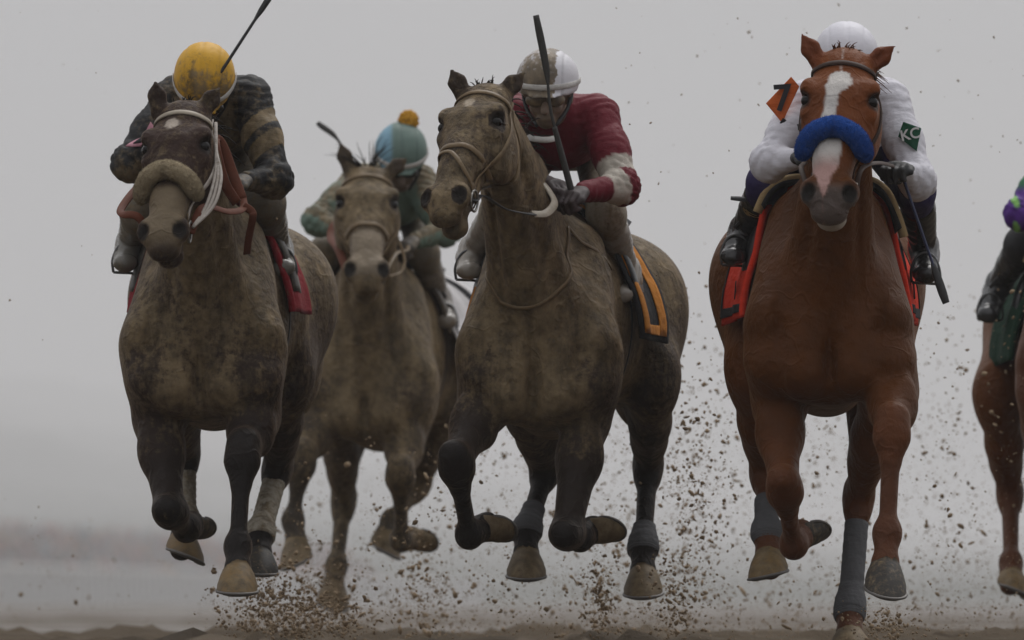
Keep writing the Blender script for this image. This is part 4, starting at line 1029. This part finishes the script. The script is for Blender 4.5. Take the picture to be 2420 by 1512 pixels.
SPEC_E = dict(SPEC_D); SPEC_E.update(Y=36.8, cx=2578, shift=SPEC_D, coat=(.10, .034, .014), face=(.13, .048, .022), marks=(star(0, .11, .02),), mud=.16, voxel=.014, wraps={}, hipw=1.0,
    label='brown horse cut off by the edge of the picture beside a rider in purple', hindL=tuple((1960 + (x - 2578) / .8696, HOR + (y - HOR) / .8696 , z) for x, y, z in ((2375, 930, .98), (2408, 1170, 1.3), (2406, 1330, 1.05), (2405, 1362, 1.0), (2400, 1420, .92))))
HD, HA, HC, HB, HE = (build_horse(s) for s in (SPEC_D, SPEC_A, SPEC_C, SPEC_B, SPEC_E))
# ------------------------------------------------------------------ tack and riders
def fleece(name, colour, mud): return cloth(name, colour, mud, .95, .9, 60, 300)
M_BLUE = fleece('blue_fleece', (.018, .090, .40), -.4); M_CREAM = fleece('cream_fleece', (.42, .34, .22), .34)
M_REDCL = cloth('red_orange_cloth', (.62, .035, .012), 0.0); M_BLK = cloth('black_cloth', (.016, .016, .018), .08); M_REDM = cloth('muddy_red_cloth', (.24, .010, .018), .36)
M_FOAM = cloth('tan_foam', (.34, .24, .12), .05); M_WHCL = cloth('white_cloth', (.60, .58, .58), .25); M_ORCL = cloth('orange_cloth', (.55, .21, .03), .22); M_GRCL = cloth('green_cloth', (.006, .035, .018), .2)
M_GOLDL = plain('gold_thread', (.30, .18, .05), .5); M_ORANGE = cloth('orange_armband', (.62, .13, .025), 0.0, .6); M_DIA = cloth('green_badge', (.012, .095, .050), 0, .6); M_LETW = plain('white_print', (.68, .68, .68), .6); M_LETK = plain('black_print', (.015, .014, .02), .6)
M_PINK = cloth('pink_armband', (.55, .26, .32), .12, .6); M_POM = fleece('orange_pompom', (.72, .36, .035), -.4)
M_WSH = plain('whip_black', (.02, .02, .022), .45, 0, .2, 60); M_WBLUE = plain('whip_blue', (.03, .04, .10), .45); M_WMUD = leather('whip_muddy', (.05, .048, .045), .33, .55)

# --- D: chestnut, white silks
clD = build_cloth(HD, 'clean red-orange saddle cloth with black band on the chestnut horse', M_REDCL, .36, 1.02, 104, .05, M_BLK, .05, M_REDCL, ('FY', .52, 86, .085, M_BLK, 0))
saD = build_saddle(HD, 'black racing saddle with tan-edged pad on the chestnut horse', M_BLACK, M_BLK, M_FOAM)
SD = dict(head=(1999, 148, .05), shL=(1903, 244, .26), shR=(2098, 242, .26), elL=(1818, 384, .12), elR=(2166, 425, .12), haL=(1905, 372, -.02), haR=(2122, 396, -.04), hip=(2000, 300, .80),
    knL=(1812, 432, .36), knR=(2162, 450, .36), anL=(1760, 545, .66), anR=(2182, 585, .68), toL=(1733, 606, .50), toR=(2186, 648, .50), pitch=30, skin=(.2, .12, .09), glove=(.012, .012, .013), handmud=-.2,
    fold=.004, jersey=(.62, .61, .66), jmud=-.6, jfront=0, breech=(.022, .014, .07), bmud=0, boot=(.016, .015, .015), bootmud=.0, seam=.0, helmet=(.66, .65, .70), hmud=-.6, hfront=0, saddle=saD,
    label='jockey in clean white silks crouching over the chestnut horse')
RD = build_jockey(HD, SD)
j, jo = RD.jer, RD.jo
pa, cp = flat_patch('armband', [HD.J((1869, 181, .12)), HD.J((1889, 203, .10)), HD.J((1849, 288, .06)), HD.J((1811, 241, .06))], j, M_ORANGE, jo, 14, 14, .020, .004)
text('number', '7', HD.J((1850, 232, .06)) * A(1, 0, 1) + A(0, cp[1] - .014, 0), A(.87, 0, .5), A(-.5, 0, .87), .125, M_LETK, jo, None, rot=-.45)
strap('armband_strap', [HD.J(t) * A(1, 0, 1) + A(0, cp[1] - .004, 0) for t in ((1848, 280, 0), (1866, 291, 0), (1886, 296, 0), (1905, 295, 0))], .022, .004, M_BLK, jo, None)
db, cp = flat_patch('badge', [HD.J(t) for t in ((2135, 286, .05), (2178, 301, .05), (2167, 356, .05), (2123, 321, .05))], j, M_DIA, jo, 12, 12, .014, .003)
text('lettering', 'KC', HD.J((2153, 315, 0)) * A(1, 0, 1) + A(0, cp[1] - .010, 0), A(.95, 0, .20), A(-.2, 0, .95), .050, M_LETW, jo, None)
for s_ in 'L': 
    bs, bo = RD.boot[s_]; text('lettering', 'GC', HD.J((1772, 500, .45)), A(.9, 0, .3), A(-.3, 0, .9), .05, M_GOLDL, bo, bs, .004)
build_bridle(HD, 'brown leather bridle with thick blue fleece noseband on the chestnut horse', M_BROWN, None, .036, M_BLUE, reins=[
    ([HD.h(.062, -.094, .485), HD.J((2035, 400, -.55)), HD.J((2075, 385, -.3)), RD.P['haR']], .018, M_BROWN, None), ([HD.h(-.062, -.094, .485), HD.J((1893, 400, -.45)), HD.J((1900, 385, -.2)), RD.P['haL']], .018, M_BROWN, None)])
build_whip('blue-shafted black whip hanging beside the chestnut horse, flap down', [HD.J((2235, 716, .1)), HD.J((2199, 611, .08)), HD.J((2150, 470, .02)), HD.J((2124, 392, -.03))], M_WBLUE, M_WSH, M_WSH, (0, .33), .005, (.86, 1), .016)
build_whip('short black rod sticking out sideways behind the clean rider boot', [HD.J((1726, 468, .42)), HD.J((1770, 471, .42)), HD.J((1822, 470, .44))], M_WSH, M_WSH, M_WSH, (0, .9), .006, (.8, 1), .009)

# --- A: dark horse, black and gold silks
def chev(R, V, N, C, M):
    sh, el = R.P['shR'], R.P['elR']; ax = unit(el - sh); t = (V - sh) @ ax; b = (V - sh - t[:, None] * ax); lat = b @ A(1, 0, 0)
    rad = np.linalg.norm(b, axis=1); u = t + .45 * lat
    w = np.zeros(len(V))
    for c in (.135, .225): w = np.maximum(w, sstep(.030, .022, np.abs(u - c)))
    w *= (rad < .11) * (t > 0) * (V[:, 0] > sh[0] - .06); return C * (1 - w[:, None]) + w[:, None] * A(.30, .19, .045), M + .24 * w
clA = build_cloth(HA, 'mud-stained dark red saddle cloth under the rider in black and gold', M_REDM, .46, .84, 88, .03, None, .05, M_REDM)
saA = build_saddle(HA, 'mud-splashed dark saddle on the horse with the fleece noseband', leather('muddy_saddle', (.05, .045, .04), .4))
SA = dict(head=(484, 196, .10), shL=(408, 235, .30), shR=(592, 232, .30), elL=(308, 386, .16), elR=(648, 425, .14), haL=(428, 315, .0), haR=(560, 428, -.02), hip=(520, 310, .85),
    knL=(330, 500, .38), knR=(628, 480, .36), anL=(310, 575, .64), anR=(655, 585, .66), toL=(296, 622, .50), toR=(668, 632, .48), pitch=52, yaw=4, skin=(.16, .10, .075), glove=(.05, .045, .04), facemud=.35, handmud=.4,
    jersey=(.012, .012, .013), jmud=.31, jfront=.14, junder=.22, breech=(.16, .14, .11), bmud=.44, boot=(.15, .14, .12), bootmud=.36, helmet=(.62, .34, .022), hmud=.38, hfront=.12, saddle=saA, prints=(chev,), seam=.12, helm=(.107, .126, .115),
    label='jockey in black silks with gold chevrons and a yellow helmet')
RA = build_jockey(HA, SA)
pk = [((352, 262), (362, 268)), ]
pp = patch('armband', [HA.J((352, 262, .1)), HA.J((364, 268, .1)), HA.J((330, 345, .05)), HA.J((293, 340, .1))], RA.jer, M_PINK, RA.jo, 12, 12, .008, .004)
patch('armband_panel', [HA.J((350, 272, .08)), HA.J((357, 276, .08)), HA.J((327, 334, .05)), HA.J((308, 332, .08))], RA.jer, M_BLK, RA.jo, 8, 8, .0135, .002)
build_bridle(HA, 'bridle with pale browband, white cords and cream fleece noseband on the dark horse', M_TAN, M_PALEREIN, .034, M_CREAM, M_ROPE, reins=[
    ([HA.h(.062, -.10, .485), HA.J((480, 490, -.6)), HA.J((540, 500, -.35)), HA.J((575, 490, -.2)), HA.J((565, 440, -.1))], .028, M_RUST, None),
    ([HA.J((572, 470, -.15)), HA.J((548, 405, -.1)), HA.J((528, 350, -.08)), HA.J((512, 328, -.1)), HA.J((508, 345, -.2)), HA.J((530, 430, -.22)), HA.J((560, 480, -.2))], .036, M_RUST, None),
    ([HA.h(-.062, -.10, .485), HA.J((325, 512, -.65)), HA.J((290, 506, -.6)), HA.J((288, 490, -.5)), HA.J((322, 446, -.35)), HA.J((350, 430, -.2))], .028, M_RUST, None),
    ([HA.J((575, 485, -.2)), HA.J((595, 500, -.2)), HA.J((597, 515, -.2)), HA.J((588, 560, -.15)), HA.J((583, 600, -.1))], .028, M_RUST, (.3, -.8, 0)),
    ], extra=lambda b: [tube('cord', [HA.h(.10, -.05, .05), HA.h(.112, -.06, .16), HA.h(.118 + i * .01, -.075, .27), HA.h(.10 + i * .012, -.09, .38), HA.h(.07, -.09, .47)], .006, M_ROPE, b, 26, 6) for i in range(3)])
build_whip('long black whip raised past the yellow helmet out of the picture', [HA.J((660, -42, .0)), HA.J((430, 312, .0))], M_WSH, M_WSH, M_WSH, (0, .27), .0055, (.8, 1), .011)

# --- C: maroon silks
def hoops(R, V, N, C, M):
    w = np.zeros(len(V))
    for s_ in 'LR':
        sh, el, ha = (R.P[k + s_] for k in ('sh', 'el', 'ha'))
        for a, b, c, hw in ((sh, el, .78, .10), (el, ha, .22, .15)):
            ax = unit(b - a); L = np.linalg.norm(b - a); t = (V - a) @ ax; rad = np.linalg.norm(V - a - t[:, None] * ax, axis=1)
            w = np.maximum(w, sstep(hw * L, hw * L * .85, np.abs(t - c * L)) * (rad < .105))
    return C * (1 - w[:, None]) + w[:, None] * A(.46, .42, .36), M + .16 * w
def whiteside(L, V, C, M):
    w = sstep(.035, .060, L[:, 0] + .35 * L[:, 2] * 0 + .05 * (fbm(V, 34, 2) - .5)); return C, M * (1 - w) - .5 * w
clC = build_cloth(HC, 'black saddle cloth with orange bands under the rider in maroon', M_BLK, .46, .88, 100, .05, M_ORCL, .055, None)
saC = build_saddle(HC, 'mud-splashed black saddle below the rider in maroon', M_BLACK)
SC_ = dict(head=(1293, 205, .08), shL=(1212, 275, .30), shR=(1414, 278, .30), elL=(1190, 420, .14), elR=(1468, 440, .14), haL=(1300, 432, -.02), haR=(1356, 458, -.05), hip=(1345, 325, .85),
    knL=(1180, 500, .36), knR=(1432, 505, .36), anL=(1120, 590, .66), anR=(1478, 640, .66), toL=(1108, 640, .52), toR=(1470, 695, .48), bodyvox=.0062, pitch=14, yaw=6, skin=(.17, .115, .085), glove=(.045, .03, .03), facemud=.46, handmud=.34,
    jersey=(.135, .006, .016), jmud=.02, jfront=.10, junder=.10, breech=(.30, .26, .20), bmud=.44, boot=(.30, .27, .23), bootmud=.36, helmet=(.66, .65, .68), hmud=.52, hfront=.12, saddle=saC, prints=(hoops,), hprints=(whiteside,), gogmat=M_GOGMUD,
    label='jockey in maroon silks with muddy white sleeve bands and white helmet')
RC = build_jockey(HC, SC_)
strap('collar', [RC.hc + t for t in (A(-.075, -.02, -.17), A(-.05, -.08, -.185), A(0, -.10, -.19), A(.04, -.08, -.18))], .022, .006, M_WHITE, RC.jo, None)
build_bridle(HC, 'mud-covered tan bridle with crossed noseband on the horse turning aside', M_TAN, M_TAN, 'strap', M_TAN, None, reins=[
    ([HC.h(.062, -.094, .485), HC.J((1140, 462, -.6)), HC.J((1190, 492, -.45)), HC.J((1240, 504, -.32)), HC.J((1262, 506, -.28))], .026, M_GREYREIN, (0.1, -.3, .9)),
    ([HC.J((1258, 506, -.28)), HC.J((1290, 504, -.22)), HC.J((1310, 480, -.16)), HC.J((1298, 452, -.12)), HC.J((1283, 432, -.08))], .030, M_PALEREIN, (0.5, -.5, .5)),
    ([HC.h(.09, -.16, .12), HC.h(.10, -.20, .25), HC.J((1160, 440, -.5)), HC.J((1110, 452, -.72))], .012, M_TAN, None)],
    extra=lambda b: [strap('figure_eight', [HC.h(-.07, -.06, .30), HC.h(-.04, .0, .36), HC.h(0, .012, .375), HC.h(.04, 0, .43), HC.h(.055, -.08, .47)], .016, .006, M_TAN, b, HC.sol, .009)])
yk = empty('breast_yoke', HC.J((1214, 738, -.02))); tag(yk, 'thin leather neck yoke looped round the muddy horse of the maroon rider', 'yoke')
strap('neck_loop', [HC.J(t) for t in ((1122, 640, .05), (1124, 680, -.05), (1160, 725, -.1), (1214, 738, -.12), (1275, 722, -.1), (1325, 660, 0), (1345, 580, .1), (1345, 535, .15))], .014, .006, M_TAN, yk, HC.sol, .005, 50)
strap('side_strap', [HC.J(t) for t in ((1345, 535, .15), (1362, 590, .2), (1390, 650, .3))], .014, .006, M_TAN, yk, HC.sol, .005, 20)
build_whip('dark whip held upright in front of the white helmet', [HC.J((1266, 36, -.12)), HC.J((1290, 160, -.10)), HC.J((1300, 255, -.10)), HC.J((1320, 340, -.09)), HC.J((1350, 452, -.07)), HC.J((1352, 470, -.06))], M_WMUD, M_WMUD, M_WMUD, (0, .29), .0055, (.5, .98), .014)

# --- B: sea green silks, pompom
def bsleeve(R, V, N, C, M):
    w = sstep(.1, .5, N[:, 2]) * .8; return C, M + .22 * w
def bluecap(L, V, C, M):
    w = sstep(-.03, -.055, L[:, 0]); return C * (1 - w[:, None]) + w[:, None] * A(.20, .36, .46), M - .25 * w
clB = build_cloth(HB, 'white saddle cloth with dark print on the blurred horse behind', M_WHCL, .50, 1.15, 100, .10, M_BLK, .03, None)
saB = build_saddle(HB, 'muddy saddle on the blurred horse behind', leather('muddy_saddle_brown', (.06, .05, .04), .42))
SB = dict(head=(948, 368, .10), shL=(848, 432, .30), shR=(992, 432, .30), elL=(752, 520, .15), elR=(1052, 545, .14), haL=(835, 560, -.02), haR=(962, 575, -.02), hip=(930, 480, .85),
    knL=(765, 600, .36), knR=(1000, 600, .36), anL=(745, 690, .64), anR=(1036, 705, .66), toL=(738, 730, .5), toR=(1056, 760, .5), bodyvox=.010, pitch=34, yaw=-2, skin=(.14, .10, .075), glove=(.06, .05, .04), facemud=.4, handmud=.4,
    jersey=(.13, .19, .15), jmud=.34, jfront=.10, junder=-.1, breech=(.14, .12, .09), bmud=.45, boot=(.15, .13, .11), bootmud=.42, helmet=(.13, .19, .165), hmud=.24, hfront=.05, saddle=saB, prints=(bsleeve,), hprints=(bluecap,),
    label='jockey in muddy sea-green silks with an orange pompom on the cap')
RB = build_jockey(HB, SB)
def pompom(R, c, r):
    n = 900; d = RNG.normal(0, 1, (n, 3)); d /= np.linalg.norm(d, axis=1)[:, None]; parts = []
    bm = bmesh.new(); bmesh.ops.create_icosphere(bm, subdivisions=5, radius=r); V = np.array([v.co[:] for v in bm.verts]); Fc = [tuple(v.index for v in f.verts) for f in bm.faces]; bm.free()
    V = V * (.82 + .34 * vnoise(V, 130, 3)[:, None]); return mesh_obj('pompom', V + c, Fc, M_POM, R.ho)
pompom(RB, HB.J((965, 285, .10)), .043)
build_bridle(HB, 'mud-caked tan bridle on the blurred horse behind', M_TAN, M_TAN, 'strap', M_TAN, None, reins=[
    ([HB.h(.062, -.094, .485), HB.J((935, 600, -.5)), HB.J((962, 590, -.2)), RB.P['haR']], .018, M_TAN, None), ([HB.h(-.062, -.094, .485), HB.J((800, 590, -.5)), HB.J((782, 560, -.2)), HB.J((795, 530, -.1)), RB.P['haL']], .036, M_RUST, None),
    ([HB.h(.10, -.10, .25), HB.h(.13, -.12, .36), HB.h(.12, -.12, .44), HB.h(.08, -.10, .49)], .012, M_TAN, None)])
build_whip('muddy whip poking up beside the ear of the blurred horse', [HB.J((750, 290, .1)), HB.J((805, 342, .08)), HB.J((850, 480, 0)), RB.P['haL']], M_WMUD, M_WMUD, M_WMUD, (0, .3), .006, (.8, 1), .013)

# --- E: purple silks at the edge of the picture
def dots(R, V, N, C, M):
    el = R.P['elL']; ph = np.sin((V[:, 0] * 2 + V[:, 2]) * 34 + 2 * vnoise(V, 8, 2)); w = sstep(.72, .86, ph * np.sin(V[:, 2] * 26 - V[:, 0] * 18 + 1.0) + .25)
    g = sstep(R.P['shL'][2] - .10, R.P['shL'][2] - .06, V[:, 2])
    C = C * (1 - w[:, None]) + w[:, None] * A(.22, .48, .12); return C * (1 - g[:, None]) + g[:, None] * A(.012, .13, .05), M
clE = build_cloth(HE, 'dark green saddle cloth at the edge of the picture', M_GRCL, .44, 1.02, 108, .06, None, .05, M_GRCL)
saE = build_saddle(HE, 'tan-edged black saddle at the edge of the picture', M_BLACK, M_BLK, M_FOAM)
def eshift(t): return (1960 + (t[0] - 2578) / .8696, HOR + (t[1] - HOR) / .8696, t[2])
SE = {k: (eshift(v) if isinstance(v, tuple) and len(v) == 3 and isinstance(v[0], int) else v) for k, v in dict(head=(2590, 330, .05), shL=(2490, 400, .26), shR=(2690, 400, .26), elL=(2412, 505, .12), elR=(2740, 560, .12), haL=(2500, 520, -.02), haR=(2650, 540, -.04), hip=(2590, 450, .80)).items()}
SE.update(knL=eshift((2420, 580, .36)), knR=eshift((2700, 600, .36)), anL=eshift((2372, 672, .66)), anR=eshift((2738, 700, .66)), toL=eshift((2343, 745, .50)), toR=eshift((2745, 760, .5)), bodyvox=.011, pitch=30, skin=(.2, .12, .09), glove=(.012, .012, .013), handmud=-.2,
    jersey=(.085, .020, .22), jmud=-.3, jfront=0, breech=(.02, .02, .022), bmud=.1, boot=(.03, .03, .03), bootmud=.1, helmet=(.012, .13, .05), hmud=-.3, hfront=0, saddle=saE, prints=(dots,),
    label='jockey in purple silks with lime spots at the edge of the picture')
RE = build_jockey(HE, SE)
build_bridle(HE, 'brown leather bridle at the edge of the picture', M_BROWN, reins=[([HE.h(.062, -.094, .485), (HE.h(.062, -.094, .485) + RE.P['haR']) / 2 + A(.03, 0, -.05), RE.P['haR']], .018, M_BROWN, None), ([HE.h(-.062, -.094, .485), (HE.h(-.062, -.094, .485) + RE.P['haL']) / 2 + A(-.03, 0, -.05), RE.P['haL']], .018, M_BROWN, None)])
# ------------------------------------------------------------------ mud thrown up by the hooves
def build_mud():
    temps = []
    for k in range(6):
        bm = bmesh.new(); bmesh.ops.create_icosphere(bm, subdivisions=1, radius=1); v = np.array([q.co[:] for q in bm.verts]); f = np.array([[q.index for q in t.verts] for t in bm.faces]); bm.free()
        v = v * RNG.uniform(.6, 1.25, (len(v), 1)) * A(1, RNG.uniform(.75, 1), RNG.uniform(.7, 1)); temps.append((v, f))
    pts = []; sz = []
    def add(n, px, py, Y, s, gauss=False):
        if gauss: x = RNG.normal(px[0], px[1], n); y = RNG.normal(py[0], py[1], n)
        else: x = RNG.uniform(*px, n); y = RNG.uniform(*py, n)
        d = RNG.uniform(*Y, n); keep = y < 1540
        P_ = np.stack([(x - 1209.5) * d / FPX, d, CAM_H + (HOR - y) * d / FPX], 1)[keep]; r = np.exp(RNG.normal(math.log(s), .5, keep.sum()))
        pts.append(P_); sz.append(np.clip(r, .0009, .011))
    def low(n, px, Y, s, top=700, pw=1.7):
        m = max(8, n // 9); cx = RNG.uniform(*px, m); cy = 1530 - (1530 - top) * RNG.random(m) ** pw; cd = RNG.uniform(*Y, m)   # sprays fly in small clusters
        k = RNG.integers(m, size=n); lone = RNG.random(n) < .35; an = RNG.normal(0, 1, (n, 2)) * A(15, 24)
        x = np.where(lone, RNG.uniform(*px, n), cx[k] + an[:, 0] + an[:, 1] * .35); y = np.where(lone, 1530 - (1530 - top) * RNG.random(n) ** pw, cy[k] + an[:, 1]); d = cd[k] + RNG.normal(0, .4, n)
        ok = y < 1545; x, y, d = x[ok], y[ok], d[ok]; n = len(x)
        pts.append(np.stack([(x - 1209.5) * d / FPX, d, CAM_H + (HOR - y) * d / FPX], 1)); sz.append(np.clip(np.exp(RNG.normal(math.log(s), .65, n)), .0008, .013))
    low(5000, (1420, 2440), (34.5, 46), .0030, 700, 1.6)           # curtain behind the two runners
    low(2600, (960, 1640), (34.2, 42), .0030, 1060, 1.5)
    low(900, (560, 1000), (34.5, 44), .0030, 1180, 1.6)
    low(10000, (700, 2440), (34.5, 50), .0015, 950, 1.2)            # fine spray
    low(500, (-20, 620), (36, 60), .0022, 1180, 1.4)
    add(2000, (700, 80), (1462, 48), (33.6, 37), .0040, True)     # splash by the leading hooves
    add(420, (610, 60), (1400, 40), (33.2, 34.5), .0032, True)
    add(500, (775, 38), (1395, 55), (40, 41.5), .0040, True)
    add(700, (1640, 42), (1190, 200), (34, 38), .0048, True)      # plume beside the hind leg
    add(450, (1415, 22), (1435, 65), (33.8, 37), .0042, True)
    add(380, (1000, 45), (1420, 70), (35, 40), .0042, True)
    add(260, (2090, 45), (1480, 25), (31.9, 33), .0034, True)
    add(300, (1590, 40), (1430, 60), (33.4, 35), .0040, True)
    add(170, (1300, 2419), (0, 800), (33, 40), .0030); add(40, (0, 1300), (0, 1200), (33, 42), .0028)
    P_ = np.concatenate(pts); S = np.concatenate(sz); n = len(P_)
    V = []; Fc = []; o = 0; which = RNG.integers(6, size=n)
    oc = np.array([(1, 0, 0), (-1, 0, 0), (0, 1, 0), (0, -1, 0), (0, 0, 1), (0, 0, -1.)]); fo = np.array([(0, 2, 4), (2, 1, 4), (1, 3, 4), (3, 0, 4), (2, 0, 5), (1, 2, 5), (3, 1, 5), (0, 3, 5)])
    which[S < .0022] = 6; temps.append((oc * A(1, .9, .8), fo))
    for k in range(7):
        idx = np.nonzero(which == k)[0]; v, f = temps[k]; m = len(idx)
        q = RNG.normal(0, 1, (m, 4)); q /= np.linalg.norm(q, axis=1)[:, None]; w, x, y, z = q.T
        Rm = np.stack([1 - 2 * (y * y + z * z), 2 * (x * y - z * w), 2 * (x * z + y * w), 2 * (x * y + z * w), 1 - 2 * (x * x + z * z), 2 * (y * z - x * w), 2 * (x * z - y * w), 2 * (y * z + x * w), 1 - 2 * (x * x + y * y)], 1).reshape(m, 3, 3)
        st = np.stack([np.exp(RNG.normal(0.15, .3, m)), np.ones(m), RNG.uniform(.75, 1, m)], 1)
        W = np.einsum('mij,mvj->mvi', Rm, v[None] * st[:, None]) * S[idx][:, None, None] + P_[idx][:, None]
        V.append(W.reshape(-1, 3)); Fc.append((f[None] + (np.arange(m) * len(v))[:, None, None]).reshape(-1, 3) + o); o += m * len(v)
    # fine spray: tiny drops
    n = 26000; x = RNG.uniform(600, 2440, n); y = 1535 - 560 * RNG.random(n) ** 1.5; d = RNG.uniform(34, 50, n)
    cl = RNG.normal(0, 1, (n, 2)); k = RNG.random(n); hot = np.array([(690, 1450), (1000, 1440), (1415, 1430), (1600, 1400), (1640, 1150), (2090, 1480), (2300, 1400)])[RNG.integers(7, size=n)]
    near = k < .4; x = np.where(near, hot[:, 0] + cl[:, 0] * 75, x); y = np.where(near, hot[:, 1] + cl[:, 1] * 70, y); ok = y < 1542; x, y, d = x[ok], y[ok], d[ok]; n = len(x)
    C_ = np.stack([(x - 1209.5) * d / FPX, d, CAM_H + (HOR - y) * d / FPX], 1); r = np.exp(RNG.normal(math.log(.0012), .45, n))[:, None, None]
    oc = np.array([(1, 0, 0), (-1, 0, 0), (0, 1, 0), (0, -1, 0), (0, 0, 1), (0, 0, -1.)]); fo = np.array([(0, 2, 4), (2, 1, 4), (1, 3, 4), (3, 0, 4), (2, 0, 5), (1, 2, 5), (3, 1, 5), (0, 3, 5)])
    V.append((oc[None] * r * RNG.uniform(.6, 1.3, (n, 1, 3)) + C_[:, None]).reshape(-1, 3)); Fc.append((fo[None] + (np.arange(n) * 6)[:, None, None]).reshape(-1, 3) + o)
    mm = plain('flying_mud', (.27, .195, .12), .8, 0, 0, 40, .2)
    tag(mesh_obj('flying_mud', np.concatenate(V), np.concatenate(Fc), mm, None), 'brown clods and drops of mud thrown up by the hooves', 'mud', kind='stuff')
build_mud()
# ------------------------------------------------------------------ mist
def build_haze():
    bm = bmesh.new(); box(bm, (0, 3200, 104), (4400, 6600, 212)); m = bpy.data.materials.new('mist'); m.use_nodes = True; nt = m.node_tree
    for n in list(nt.nodes): nt.nodes.remove(n)
    o = nt.nodes.new('ShaderNodeOutputMaterial'); v = nt.nodes.new('ShaderNodeVolumePrincipled'); v.inputs['Color'].default_value = (.93, .93, .94, 1); v.inputs['Density'].default_value = HAZE; v.inputs['Anisotropy'].default_value = .45
    nt.links.new(v.outputs[0], o.inputs['Volume'])
    tag(bm_obj('haze', bm, m), 'grey mist hanging over the whole track', 'haze', kind='stuff')
HAZE = 0.00045
build_haze()
